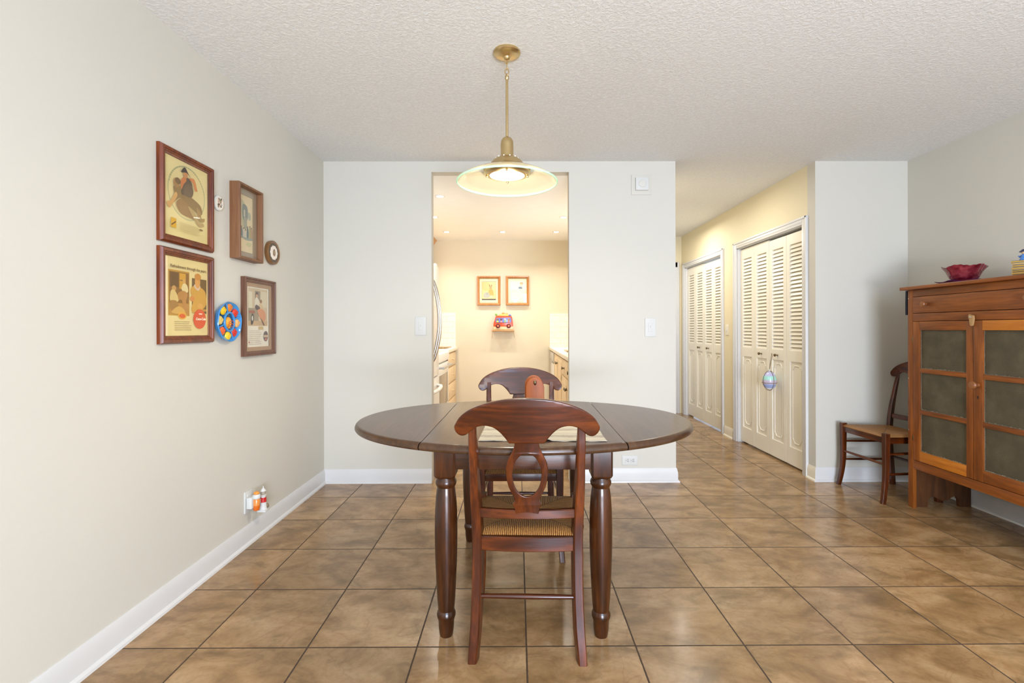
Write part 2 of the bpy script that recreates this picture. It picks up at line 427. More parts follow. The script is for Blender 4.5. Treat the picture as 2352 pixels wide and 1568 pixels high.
# baseboards: stepped profile with a quarter-round shoe, swept along a straight run
def baseboard(name, p0, p1, nrm, mat=M_trim, h=0.105, caps=(0, 0)):
    prof = [(0, 0), (0.024, 0), (0.022, 0.010), (0.012, 0.018), (0.012, 0.070), (0.009, 0.082), (0.007, 0.095), (0.003, h), (0, h)]
    p0 = Vector((*p0, 0)); p1 = Vector((*p1, 0)); n = Vector((*nrm, 0)); d = (p1-p0).normalized()
    secs = []
    for P, c, sg in ((p0, caps[0], 1), (p1, caps[1], -1)):
        secs.append([P+n*a*1.0+d*(a*c*sg)+Vector((0, 0, z)) for a, z in prof])
    b = MB(); b.loft(secs); o = b.obj(name, mat); return struct(o)
baseboard('baseboard_left', (XL, YR), (XL, YB), (1, 0), caps=(0, 1))
baseboard('baseboard_back', (XL, YB), (OX0, YB), (0, -1), caps=(1, 0))
baseboard('baseboard_back_2', (OX1, YB), (WE, YB), (0, -1), caps=(0, -1))
baseboard('baseboard_back_end', (WE, YB), (WE, KY+0.1), (1, 0), caps=(-1, 0))
baseboard('baseboard_back_right', (HX, YB), (XR, YB), (0, -1), caps=(-1, 1))
baseboard('baseboard_right', (XR, YR), (XR, YB), (-1, 0), caps=(0, 1))
baseboard('baseboard_hall', (HX, YB), (HX, D1[0]-0.06), (-1, 0), M_trimh, caps=(-1, 0))
baseboard('baseboard_hall_2', (HX, D1[1]+0.09), (HX, D2[0]-0.08), (-1, 0), M_trimh)
baseboard('baseboard_kitchen', (0.35, KY), (1.60, KY), (0, -1), M_trimh)

# closet casings and hall end door
def casing(name, y0, y1, w=0.062, t=0.02):
    b = MB()
    # mitred fluted casing: flat board plus raised outer bead
    for (a0, a1) in ((y0-w, y0), (y1, y1+w)):
        s = 1 if a0 < y0 else -1
        b.box(HX-t*0.7, HX, a0, a1, 0, DT+w, 0.002); 
        o0, o1 = (a0, a0+0.018) if s > 0 else (a1-0.018, a1)
        b.box(HX-t, HX-t*0.65, o0, o1, 0, DT+w, 0.003)
        m = (a0+a1)/2; b.box(HX-t*0.85, HX-t*0.65, m-0.008, m+0.008, 0, DT+w*0.5, 0.002)
    b.box(HX-t*0.7, HX, y0, y1, DT, DT+w, 0.002)
    b.box(HX-t, HX-t*0.65, y0-w, y1+w, DT+w-0.018, DT+w, 0.003)
    b.box(HX-t*0.85, HX-t*0.65, y0, y1, DT+w*0.4-0.006, DT+w*0.4+0.006, 0.002)
    # jamb lining
    b.box(HX, HX+0.10, y0-0.001, y0+0.012, 0, DT); b.box(HX, HX+0.10, y1-0.012, y1+0.001, 0, DT)
    b.box(HX, HX+0.10, y0, y1, DT-0.008, DT+0.001)
    return struct(b.obj(name, M_trim))
casing('trim_1', *D1); casing('trim_2', *D2)
b = MB()
b.box(3.33, 3.40, HY-0.02, HY, 0, 2.08, 0.003); b.box(2.44, 2.51, HY-0.02, HY, 0, 2.08, 0.003); b.box(2.44, 3.40, HY-0.02, HY, 2.01, 2.08, 0.003)
b.box(3.375, 3.40, HY-0.028, HY-0.018, 0, 2.08, 0.003)
struct(b.obj('trim_3', M_trim))
b = MB(); b.box(2.51, 3.33, HY-0.012, HY-0.001, 0.01, 2.01, 0.002)
for z0, z1 in ((0.2, 0.9), (1.1, 1.85)):
    for x0 in (2.62, 2.98): b.box(x0, x0+0.25, HY-0.018, HY-0.010, z0, z1, 0.004)
struct(b.obj('door_3', M_trim))

# bifold closet doors: four louvred panels, raised panels with notched corners below
def notched(y0, y1, z0, z1, r):
    """rectangle with scooped corners and a small step"""
    pts = []
    def corner(cy, cz, sy, sz):
        a = [(0, 2.3*r), (0.15*r, 2.0*r), (0.75*r, 1.55*r), (0.85*r, 1.0*r), (1.3*r, 0.75*r), (1.75*r, 0.15*r), (2.0*r, 0)]
        return [(cy+sy*u, cz+sz*v_) for u, v_ in a]
    c = corner(y0, z0, 1, 1); pts += c
    pts += list(reversed(corner(y1, z0, -1, 1)))
    pts += corner(y1, z1, -1, -1)
    pts += list(reversed(corner(y0, z1, 1, -1)))
    return pts
def ribbon(b, pts, r, x):
    """thin half-round moulding following a closed outline on the door face"""
    n = len(pts)
    for i in range(n):
        p, q = pts[i], pts[(i+1) % n]
        b.tube([(x, p[0], p[1]), (x, q[0], q[1])], r, 6)
def leaf_mesh(y0, y1, zt):
    b = MB(); t = 0.028; x0 = HX+0.028; x1 = x0+t
    st = 0.048; g = 0.002; y0 += g; y1 -= g
    zb = 0.018
    b.box(x0, x1, y0, y0+st, zb, zt, 0.0015, 1); b.box(x0, x1, y1-st, y1, zb, zt, 0.0015, 1)
    for a, c in ((zb, 0.165), (0.885, 0.975), (1.868, zt)):
        b.box(x0, x1, y0+st, y1-st, a, c)
    b.box(x0+0.010, x1-0.008, y0+st-0.002, y1-st+0.002, 0.16, 0.89)     # recessed field
    pi = notched(y0+st+0.028, y1-st-0.028, 0.205, 0.850, 0.017)
    ribbon(b, pi, 0.0055, x0+0.010)
    ribbon(b, [(y0+st, 0.165), (y1-st, 0.165), (y1-st, 0.885), (y0+st, 0.885)], 0.0045, x0+0.007)
    n = 27; dz = (1.868-0.975)/n
    for i in range(n):
        z = 0.975+dz*(i+0.5)
        # tilted slat
        yy0, yy1 = y0+st-0.002, y1-st+0.002; a = 0.0125; th = 0.0030
        pts = [(x0+0.001, z-dz*0.50), (x0+0.005, z-dz*0.56), (x1-0.002, z+dz*0.50), (x1-0.006, z+dz*0.66), (x0+0.002, z-dz*0.40)]
        b.prism([(p_[0], p_[1]) for p_ in pts], 'y', yy0, yy1)
    return b
def knob_mesh(y, z, x):
    return MB().lathe([(0.001, -0.030), (0.010, -0.030), (0.014, -0.026), (0.014, -0.021), (0.008, -0.016), (0.005, -0.010), (0.007, -0.004), (0.011, 0.0)], x, y, 16, 'x', z)
def bifold(n, y0, y1):
    e = bpy.data.objects.new('door_%d' % n, None); C.objects.link(e); e['kind'] = 'structure'; e.location = (HX, (y0+y1)/2, 0)
    y0 += 0.013; y1 -= 0.013
    w = (y1-y0)/4
    for i in range(4):
        zt = DT-0.028 if i < 2 else DT-0.016
        lf = leaf_mesh(y0+w*i, y0+w*(i+1), zt).xf(Matrix.Translation((-HX, -(e.location.y), 0))).obj('door_leaf', M_leaf, e, smooth=30)
        if i in (1, 2):
            yk = y0+w*(i+0.5)
            knob_mesh(yk-e.location.y, 0.928, 0.026).obj('knob', M_bronze, lf)
    return e
M_leaf = plain('closet_door_ivory', srgb(236, 230, 214), 0.38, vary=0.01)
bifold(1, *D1); bifold(2, *D2)

# header track shadow boards inside closets stay dark by themselves
# ------------------------------------------------------------------ switches, outlets, sensors
def switch(label, cx, cz, plane='y', at=0.0, big=1.0):
    t = thing('light_switch', label, 'light switch', (cx, at, cz) if plane == 'y' else (at, cx, cz), 0 if plane == 'y' else -PI/2)
    MB().box(-0.0415, 0.0415, -0.007, -0.0005, -0.070, 0.070, 0.003).obj('cover_plate', M_plate, t)
    f = MB(); f.box(-0.0165, 0.0165, -0.011, -0.006, -0.033, 0.033, 0.0015); f.obj('rocker', M_plate, t)
    b = MB(); b.box(-0.003, 0.003, -0.017, -0.010, -0.004, 0.016, 0.001); b.box(-0.008, 0.002, -0.0125, -0.0105, -0.022, -0.016); b.box(-0.010, 0.010, -0.0118, -0.0105, 0.014, 0.0155); b.obj('dimmer_lever', M_plate, t)
    for z in (-0.052, 0.052): MB().lathe([(0.0001, -0.0085), (0.003, -0.0083), (0.0035, -0.006)], 0, 0, 10, 'y', z).obj('screw', M_plate, t)
    return t
switch('white light switch on the back wall left of the kitchen opening', 0.4355, 1.187, 'y', YB)
switch('white light switch on the back wall right of the kitchen opening', 2.180, 1.173, 'y', YB)
t = thing('light_switch', 'small ivory light switch between the two louvered closets', 'light switch', (HX, Wd(5.265), 1.15), -PI/2)
MB().box(-0.036, 0.036, -0.006, 0, -0.058, 0.058, 0.002).obj('cover_plate', M_trimh, t)
MB().box(-0.004, 0.004, -0.016, -0.005, -0.009, 0.009, 0.001).obj('toggle', M_plate, t)
# square thermostat-like sensor high on the back wall
t = thing('wall_sensor', 'square off-white wall sensor plate high on the back wall near the ceiling', 'wall sensor', (2.113, YB, 2.257))
MB().box(-0.077, 0.077, -0.006, 0, -0.077, 0.077, 0.003).obj('cover_plate', M_wall, t)
b = MB(); b.box(-0.046, 0.050, -0.024, -0.005, -0.046, 0.050, 0.004); b.obj('sensor_housing', M_plate, t)
MB().lathe([(0.0001, -0.027), (0.026, -0.027), (0.030, -0.023)], 0.004, 0, 24, 'y', 0.004).obj('sensor_grille', plain('sensor_grey', srgb(206, 204, 194), 0.6), t)
# horizontal outlet under the table end
t = thing('wall_outlet', 'white horizontal double outlet low on the back wall beside the table leg', 'wall outlet', (2.020, YB, 0.166))
MB().box(-0.060, 0.060, -0.006, 0, -0.036, 0.036, 0.002).obj('cover_plate', M_plate, t)
for s in (-1, 1):
    q = MB().box(s*0.020-0.015, s*0.020+0.015, -0.008, -0.005, -0.014, 0.014, 0.003).obj('receptacle', M_plate, t)
    b = MB()
    for z in (-0.006, 0.006): b.box(s*0.020+0.000, s*0.020+0.010, -0.0092, -0.0075, z-0.0012, z+0.0012)
    b.lathe([(0.0001, -0.0092), (0.0022, -0.009), (0.0022, -0.0075)], s*0.020-0.008, 0, 8, 'y', 0); b.obj('slots', M_dark, q)
# left wall outlet with plug-in freshener and lighthouse night light
oy = Wd(2.655)
t = thing('wall_outlet', 'white upright outlet plate low on the left wall holding two plug-ins', 'wall outlet', (XL, oy, 0.232), PI/2)
MB().box(-0.037, 0.037, -0.007, 0, -0.058, 0.058, 0.002).obj('cover_plate', M_plate, t)
b = MB()
for z in (-0.024, 0.024): b.box(-0.014, 0.014, -0.0085, -0.006, z-0.014, z+0.014, 0.003)
b.obj('receptacle', M_plate, t)
t = thing('air_freshener', 'plug-in air freshener with an orange oil bottle at the left wall outlet', 'air freshener', (XL, oy-0.004, 0.224), PI/2)
t.scale = (1, 1, 0.8)
b = MB(); b.box(-0.030, 0.026, -0.040, -0.009, -0.034, 0.044, 0.008, 3); b.obj('warmer_body', M_plate, t)
MB().lathe([(0.001, -0.052), (0.013, -0.051), (0.016, -0.044), (0.017, -0.022), (0.018, 0.020), (0.015, 0.028), (0.001, 0.030)], 0.004, -0.048, 18, 'z', 0).obj('oil_bottle', plain('orange_oil', srgb(222, 140, 70), 0.15), t)
MB().lathe([(0.001, -0.0525), (0.0135, -0.0518), (0.0170, -0.044), (0.0176, -0.018), (0.001, -0.018)], 0.004, -0.048, 18, 'z', 0).obj('oil', plain('orange_liquid', srgb(214, 104, 30), 0.15), t)
MB().lathe([(0.018, 0.028), (0.020, 0.034), (0.019, 0.050), (0.015, 0.056), (0.001, 0.058)], 0.004, -0.048, 18, 'z', 0).obj('cap', M_plate, t)
MB().ball((0.004, -0.048, 0.064), 0.015, 1, 1, 0.8, 14).obj('scent_dome', plain('amber_plastic', srgb(236, 150, 60), 0.3), t)
t = thing('night_light', 'small white lighthouse night light with a red band on the left wall', 'night light', (XL+0.055, oy+0.057, 0.156))
b = MB(); b.box(-0.024, 0.024, -0.022, 0.022, 0.0, 0.012, 0.004); b.lathe([(0.020, 0.010), (0.017, 0.030), (0.0145, 0.060), (0.013, 0.085), (0.017, 0.088), (0.017, 0.092), (0.001, 0.092)], 0, 0, 20); b.obj('tower', M_plate, t)
MB().lathe([(0.0166, 0.052), (0.0150, 0.078)], 0, 0, 20, a0=0, a1=2*PI).obj('red_band', plain('lighthouse_red', srgb(192, 36, 30), 0.4), t)
b = MB(); b.lathe([(0.010, 0.091), (0.0115, 0.094), (0.0115, 0.112), (0.010, 0.114)], 0, 0, 16); b.obj('lantern', plain('lantern_grey', srgb(170, 158, 140), 0.4), t)
MB().lathe([(0.016, 0.112), (0.010, 0.122), (0.003, 0.128), (0.002, 0.138), (0.0005, 0.140)], 0, 0, 16).obj('roof', M_plate, t)
MB().ball((0.013, 0.016, 0.026), 0.011, 1, 1, 1.2, 10).obj('rocks', plain('rock_brown', srgb(128, 110, 86), 0.8), t)
b = MB(); b.box(-0.053, -0.010, -0.030, -0.010, 0.052, 0.074, 0.003); b.box(-0.020, -0.006, -0.030, 0.002, 0.052, 0.074, 0.003); b.obj('plug_arm', M_plate, t)

# ------------------------------------------------------------------ dining chair
def backy(z):
    """lean of the back: y of the post axis at height z (rear foot at y=-.205)"""
    P = [(0.0, -0.200), (0.12, -0.180), (0.30, -0.165), (0.44, -0.162), (0.56, -0.180), (0.70, -0.212), (0.82, -0.240), (0.95, -0.272)]
    for (z0, y0), (z1, y1) in zip(P, P[1:]):
        if z <= z1:
            t = max(0, (z-z0)/(z1-z0)); t = t
            return y0+(y1-y0)*t
    return P[-1][1]
def sm(f, z, h=0.05): return (f(max(0, z-h))+f(z)+f(min(0.95, z+h)))/3
def postx(z):
    P = [(0, 0.190), (0.1, 0.181), (0.25, 0.176), (0.44, 0.176), (0.6, 0.182), (0.75, 0.185), (0.9, 0.186)]
    for (z0, y0), (z1, y1) in zip(P, P[1:]):
        if z <= z1: return y0+(y1-y0)*(z-z0)/(z1-z0)
    return P[-1][1]
def crv(pts, n=6):
    """Catmull-Rom through 2D points (open)"""
    out = []
    P = [pts[0]]+list(pts)+[pts[-1]]
    for i in range(1, len(P)-2):
        p0, p1, p2, p3 = [Vector(q) for q in P[i-1:i+3]]
        for j in range(n):
            t = j/n; out.append(tuple(0.5*((2*p1)+(-p0+p2)*t+(2*p0-5*p1+4*p2-p3)*t*t+(-p0+3*p1-3*p2+p3)*t**3)))
    out.append(tuple(pts[-1])); return out
def bow(x): return -0.020*(1-(x/0.245)**2)      # the back bows away from the sitter
def chair(label, loc, rz):
    t = thing('dining_chair', label, 'chair', loc, rz, None)
    # rear legs run up into the back posts
    for s in (-1, 1):
        secs = []
        for i in range(27):
            z = 0.848*i/26; x = s*sm(postx, z, 0.04); y = sm(backy, z)
            wx = (0.0165-0.0030*min(1, max(0, (z-0.5)/0.15))) if z > 0.1 else 0.0150+0.0015*z/0.1; wy = (0.019 if z < 0.6 else 0.019-0.005*min(1, (z-0.6)/0.12)) if z < 0.76 else max(0.006, 0.014-0.008*(z-0.76)/0.05); c = 0.004
            secs.append([(x+a-s*0.22*b_, y+b_, z) for a, b_ in ((-wx+c, -wy), (wx-c, -wy), (wx, -wy+c), (wx, wy-c), (wx-c, wy), (-wx+c, wy), (-wx, wy-c), (-wx, -wy+c))])
        MB().loft(secs).obj('rear_leg', M_chair['z'], t)
    for s in (-1, 1):
        secs = []
        for i in range(19):
            z = 0.462*i/18; u = 1-z/0.462
            x = s*(0.197+0.010*max(0, (u-0.55)/0.45)**2); y = 0.180+0.030*max(0, (u-0.45)/0.55)**2
            wq = 0.0185-0.005*u
            c = 0.004
            secs.append([(x+a, y+b_, z) for a, b_ in ((-wq+c, -wq), (wq-c, -wq), (wq, -wq+c), (wq, wq-c), (wq-c, wq), (-wq+c, wq), (-wq, wq-c), (-wq, -wq+c))])
        b = MB().loft(secs)
        b.obj('front_leg', M_chair['z'], t)
    # crest rail
    half = crv([(0.0, 0.929), (0.06, 0.926), (0.12, 0.915), (0.18, 0.894), (0.222, 0.866), (0.243, 0.836), (0.2465, 0.822), (0.240, 0.806), (0.225, 0.796), (0.207, 0.799), (0.190, 0.813), (0.172, 0.826), (0.145, 0.833), (0.115, 0.828), (0.092, 0.812), (0.074, 0.792), (0.062, 0.775)], 5)
    out = half+[(0.058, 0.772)]; out = out+[(-x, z) for x, z in reversed(out) if x > 1e-4]
    b = MB().outline(out, [], 0.024, 0.004).slice('x', [i*0.03 for i in range(-8, 9)])
    b.warp(lambda x, y, z: (x, y+sm(backy, z)+bow(x), z+0.004))
    b.obj('crest_rail', M_chair['x'], t)
    # vase splat with an oval opening
    rs = [(0.041, 0.780), (0.043, 0.765), (0.050, 0.745), (0.062, 0.722), (0.070, 0.700), (0.0725, 0.675), (0.070, 0.645), (0.063, 0.615), (0.052, 0.590), (0.044, 0.574), (0.0435, 0.566), (0.048, 0.556), (0.049, 0.548), (0.043, 0.536), (0.041, 0.515)]
    half = crv(rs, 3); out = half+[(-x, z) for x, z in reversed(half)]
    hole = [(0.050*math.cos(a)*(1.0 if math.sin(a) > 0 else 1), 0.660+0.079*math.sin(a)) for a in [2*PI*i/40 for i in range(40)]]
    b = MB().outline(out, [hole], 0.014, 0.003).slice('z', [0.52+0.03*i for i in range(9)])
    b.warp(lambda x, y, z: (x, y+sm(backy, z)+bow(x), z))
    b.obj('splat', M_chair['z'], t)
    # curved rails of the back
    def rail(name, z0, z1, hw, th, yb, dz=0, bw=0.020):
        secs = []
        for i in range(13):
            x = -hw+2*hw*i/12; y = yb-bw*(1-(x/hw)**2)
            c = 0.003
            secs.append([(x, y-th/2, z0+c), (x, y-th/2+c, z0), (x, y+th/2-c, z0), (x, y+th/2, z0+c), (x, y+th/2, z1-c), (x, y+th/2-c, z1), (x, y-th/2+c, z1), (x, y-th/2, z1-c)])
        return MB().loft(secs).obj(name, M_chair['x'], t)
    rail('lower_back_rail', 0.498, 0.530, 0.172, 0.020, sm(backy, 0.515), bw=0.018)
    rail('rear_seat_rail', 0.376, 0.428, 0.165, 0.020, -0.162, bw=0.012)
    # front and side seat rails
    b = MB(); b.box(-0.182, 0.182, 0.166, 0.188, 0.395, 0.440, 0.004); b.obj('front_seat_rail', M_chair['x'], t)
    for s in (-1, 1):
        b = MB(); b.loft([[(s*0.172+a*0.010, -0.150, z) for a, z in ((-1, 0.390), (1, 0.390), (1, 0.438), (-1, 0.438))], [(s*0.195+a*0.010, 0.165, z) for a, z in ((-1, 0.395), (1, 0.395), (1, 0.440), (-1, 0.440))]])
        b.obj('side_seat_rail', M_chair['y'], t)
    # rush seat
    b = MB(); n = 18; m = 18
    grid = {}
    for side in (0, 1):
        for i in range(n+1):
            for j in range(m+1):
                u = i/n*2-1; v = j/m*2-1
                yy = 0.014+v*0.184; hw = 0.178+0.028*(v+1)/2+0.006
                cu_ = max(0.0, 1-max(abs(u), abs(v))**10)
                pil = 0.010*math.cos(u*PI/2)**0.5*math.cos(v*PI/2)**0.5 if abs(u) < 1 and abs(v) < 1 else 0
                dip = -0.010*(1-u*u)*(1-v*v)
                zz = (0.436+0.004*v)+(0.013*cu_**0.5+pil+dip if side == 0 else -0.016*cu_**0.5)
                grid[side, i, j] = b.b.verts.new((u*hw, yy, zz))
    for side in (0, 1):
        for i in range(n):
            for j in range(m):
                q = [grid[side, i, j], grid[side, i+1, j], grid[side, i+1, j+1], grid[side, i, j+1]]
                b.b.faces.new(q if side == 0 else q[::-1])
    bmesh.ops.remove_doubles(b.b, verts=b.b.verts, dist=1e-5)
    b.obj('rush_seat', M_rush, t, smooth=80)
    # stretchers
    def st(name, p, q, r, ax):
        pts = [Vector(p).lerp(Vector(q), i/8) for i in range(9)]
        return MB().tube(pts, [r*(0.72+0.28*math.sin(PI*i/8)) for i in range(9)], 12).obj(name, M_chair[ax], t)
    st('stretcher', (-0.181, sm(backy, 0.215), 0.215), (0.181, sm(backy, 0.215), 0.215), 0.0095, 'x')
    st('stretcher', (-0.199, 0.183, 0.255), (0.199, 0.183, 0.255), 0.0095, 'x')
    for s in (-1, 1):
        for z in (0.325, 0.190):
            st('stretcher', (s*0.177, sm(backy, z), z), (s*0.198, 0.184, z), 0.0090, 'y')
    return t
# woven rush: strands run square to each rail and meet on the diagonals
k = N('woven_rush'); v = k.coord()
sp = k.t.nodes.new('ShaderNodeSeparateXYZ'); k.t.links.new(v, sp.inputs[0])
ax_ = k.math('ABSOLUTE', sp.outputs[0]); ay_ = k.math('ABSOLUTE', k.math('SUBTRACT', sp.outputs[1], 0.014))
fb = k.math('GREATER_THAN', ay_, k.math('MULTIPLY', ax_, 0.95))
across = k.t.nodes.new('ShaderNodeMix'); across.data_type = 'FLOAT'; k.t.links.new(fb, across.inputs[0]); k.t.links.new(sp.outputs[1], across.inputs[2]); k.t.links.new(sp.outputs[0], across.inputs[3])
wv = k.math('SINE', k.math('MULTIPLY_ADD', k.noise(v, 40, 2), 5.0, k.math('MULTIPLY', across.outputs[0], 900.0)))
wv = k.math('MULTIPLY_ADD', wv, 0.5, 0.5)
nn = k.noise(k.mapping(v, (60, 60, 4)), 3.0, 3)
f = k.math('MULTIPLY_ADD', wv, 0.55, k.math('MULTIPLY', nn, 0.5))
seam = k.math('ABSOLUTE', k.math('SUBTRACT', ay_, k.math('MULTIPLY', ax_, 0.95)))
cc = k.ramp(f, [(0.15, srgb(70, 38, 16)), (0.45, srgb(140, 88, 42)), (0.8, srgb(196, 146, 84))])
cc = k.mix(k.ramp(seam, [(0.0, (0.6, 0.6, 0.6, 1)), (0.006, (0, 0, 0, 1))]), cc, srgb(72, 40, 16))
k.base(cc, 0.5, spec=0.4); k.bump(wv, 0.7, 0.003)
M_rush = k.m
CH = [chair('cherry wood dining chair in front of the table, seen from behind', (1.209, 0.114, 0), math.radians(-2)),
      chair('cherry wood dining chair on the kitchen side of the table', (1.185, 0.860, 0), PI+math.radians(0)),
      chair('cherry wood dining chair against the back right wall beside the tall cabinet', (3.785, 1.648, 0), math.radians(93))]

# ------------------------------------------------------------------ drop-leaf dining table
T = thing('dining_table', 'dark oval drop-leaf dining table with turned legs in the middle of the room', 'table', (1.197, 0.483, 0), math.radians(-0.9))
A_, B_ = 0.762, 0.576; SX = 0.381
def oval(x): return B_*math.sqrt(max(0.0, 1-(abs(x)/A_)**2.06))
ths = [2*PI*i/160 for i in range(160)]
def top_part(x0, x1):
    """piece of the oval top between two seams, bullnosed rim"""
    xs = [x0+(x1-x0)*i/48 for i in range(49)]
    # dense near the tips
    xs = sorted({min(max(A_*math.sin(a), x0), x1) for a in [(-PI/2+PI*i/120) for i in range(121)]} | {x0, x1})
    def ring(inset):
        k_ = 1-inset/A_; kb = 1-inset/B_
        up = [(x*k_ if abs(abs(x)-SX) > 1e-6 else x, oval(x)*kb) for x in xs]
        dn = [(x, -y) for x, y in reversed(up)]
        pts = up+dn
        o = []
        for p_ in pts:
            if not o or (abs(o[-1][0]-p_[0])+abs(o[-1][1]-p_[1])) > 1e-7: o.append(p_)
        return o if (abs(o[0][0]-o[-1][0])+abs(o[0][1]-o[-1][1])) > 1e-7 else o[:-1]
    prof = [(0.012, 0.719), (0.004, 0.722), (0.0, 0.728), (0.0, 0.734), (0.003, 0.742), (0.008, 0.747), (0.014, 0.7495), (0.020, 0.750)]
    rings = [ring(i_) for i_, z in prof]; n = min(len(r) for r in rings)
    secs = [[(x, y, z) for x, y in rings[i]] for i, (i_, z) in enumerate(prof)]
    return MB().loft(secs)
top_part(-SX+0.0025, SX-0.0025).obj('table_top', M_top, T, smooth=50)
top_part(-A_, -SX-0.0025).obj('drop_leaf', M_top, T, smooth=50)
top_part(SX+0.0025, A_).obj('drop_leaf', M_top, T, smooth=50)
legprof = [(0.0235, 0.0), (0.0255, 0.006), (0.0285, 0.030), (0.0300, 0.060), (0.0330, 0.068), (0.0355, 0.076), (0.0355, 0.084), (0.0330, 0.092), (0.0300, 0.098), (0.0310, 0.104),
           (0.0345, 0.150), (0.0375, 0.200), (0.0405, 0.270), (0.0425, 0.340), (0.0430, 0.410), (0.0415, 0.480), (0.0380, 0.530), (0.0345, 0.556), (0.0330, 0.564), (0.0350, 0.568), (0.0385, 0.574), (0.0400, 0.582), (0.0385, 0.590), (0.0350, 0.596), (0.033, 0.606)]
for sx in (-1, 1):
    for sy in (-1, 1):
        b = MB(); x, y = sx*0.294, sy*0.415
        b.lathe(legprof, x, y, 32)
        h = 0.0405; c = 0.008
        def sq(z, q, c_=c): return [(x+a, y+e, z) for a, e in ((-q+c_, -q), (q-c_, -q), (q, -q+c_), (q, q-c_), (q-c_, q), (-q+c_, q), (-q, q-c_), (-q, -q+c_))]
        b.loft([sq(0.598, 0.029, 0.010), sq(0.604, 0.036, 0.009), sq(0.614, h), sq(0.7190, h)])
        b.obj('leg', M_table['z'], T)
for sy in (-1, 1):
    MB().box(-0.256, 0.256, sy*0.415-0.011+sy*0.018, sy*0.415+0.011+sy*0.018, 0.636, 0.7185, 0.002).obj('apron', M_table['x'], T)
for sx in (-1, 1):
    MB().box(sx*0.294-0.011+sx*0.018, sx*0.294+0.011+sx*0.018, -0.376, 0.376, 0.636, 0.7185, 0.002).obj('apron', M_table['y'], T)
    for y in (-0.36, 0.36): MB().box(sx*SX-0.032, sx*SX+0.032, y-0.018, y+0.018, 0.7165, 0.7192, 0.0008).obj('hinge', M_bronze, T)
# placemat
k = N('woven_placemat'); v = k.coord()
sp = k.t.nodes.new('ShaderNodeSeparateXYZ'); k.t.links.new(v, sp.inputs[0])
band = k.math('SINE', k.math('MULTIPLY', sp.outputs[1], 52.0))
band = k.ramp(band, [(0.45, (0, 0, 0, 1)), (0.6, (1, 1, 1, 1))])
wob = k.math('MULTIPLY_ADD', k.math('SINE', k.math('MULTIPLY', sp.outputs[0], 160.0)), 0.9, k.math('MULTIPLY', k.noise(v, 90, 2), 3.0))
lines = k.math('SINE', k.math('ADD', k.math('MULTIPLY', sp.outputs[1], 620.0), wob))
lm = k.math('MULTIPLY', k.ramp(lines, [(0.25, (0, 0, 0, 1)), (0.7, (1, 1, 1, 1))]), band)
ln2 = k.ramp(k.math('SINE', k.math('MULTIPLY', sp.outputs[1], 104.0)), [(0.90, (0, 0, 0, 1)), (0.97, (0.5, 0.5, 0.5, 1))])
cc = k.mix(k.math('MULTIPLY', lm, 0.9), srgb(186, 180, 164), srgb(84, 74, 80))
cc = k.mix(ln2, cc, srgb(130, 112, 106))
k.base(cc, 0.85, spec=0.2); k.bump(k.math('ADD', lines, k.noise(v, 300, 2)), 0.4, 0.002)
b = MB(); n = 40; g = {}
for s_ in (0, 1):
    for i in range(n+1):
        for j in range(n+1):
            x = -0.235+0.47*i/n; y = -0.172+0.344*j/n
            wv_ = 0.0012*math.sin(x*60+y*17)*math.sin(y*43)+0.0012
            rump = 0.008*max(0, 1-((x+0.0)/0.035)**2)*max(0, (-y-0.13)/0.042) if y < -0.13 else 0
            fr = 0.0015*random.uniform(-1, 1) if j in (0, n) or i in (0, n) else 0
            g[s_, i, j] = b.b.verts.new((x+fr, y+fr, (0.0022 if s_ == 0 else 0.0004)+wv_*0.7+rump))
for s_ in (0, 1):
    for i in range(n):
        for j in range(n):
            q = [g[s_, i, j], g[s_, i+1, j], g[s_, i+1, j+1], g[s_, i, j+1]]; b.b.faces.new(q if s_ == 0 else q[::-1])
for i in range(n):
    for (p_, q_) in (((i, 0), (i+1, 0)), ((i+1, n), (i, n)), ((0, i+1), (0, i)), ((n, i), (n, i+1))):
        b.b.faces.new([g[0, *p_], g[1, *p_], g[1, *q_], g[0, *q_]])
bmesh.ops.recalc_face_normals(b.b, faces=b.b.faces)
tag(b.obj('placemat', k.m, None, (1.265, Wd(1.955), 0.7502), (0, 0, math.radians(-1.5)), smooth=60), 'cream woven placemat with grey zigzag stripes on the dining table', 'placemat')
# arched wooden napkin holder
t = thing('napkin_holder', 'small arched orange pine napkin holder with an oval metal knob on the table', 'napkin holder', (1.256, Wd(2.42), 0.7503))
def arch(w, z0, z1):
    return [(-w, z0), (w, z0)]+[(w*math.cos(a), z1-w*1.15+w*1.15*math.sin(a)) for a in [PI*i/24 for i in range(25)]]
MB().outline(arch(0.0455, 0.0, 0.170), [], 0.014, 0.003).obj('front_panel', M_holder, t, (0, 0, 0))
MB().outline(arch(0.0455, 0.0, 0.178), [], 0.012, 0.003).obj('back_panel', M_holder, t, (-0.004, 0.055, 0))
MB().box(-0.043, 0.043, 0.007, 0.049, 0.0, 0.012, 0.001).obj('base', M_holder, t)
MB().ball((0.0, -0.012, 0.147), 0.010, 0.75, 0.8, 1.25, 16).obj('knob', M_bronze, t)

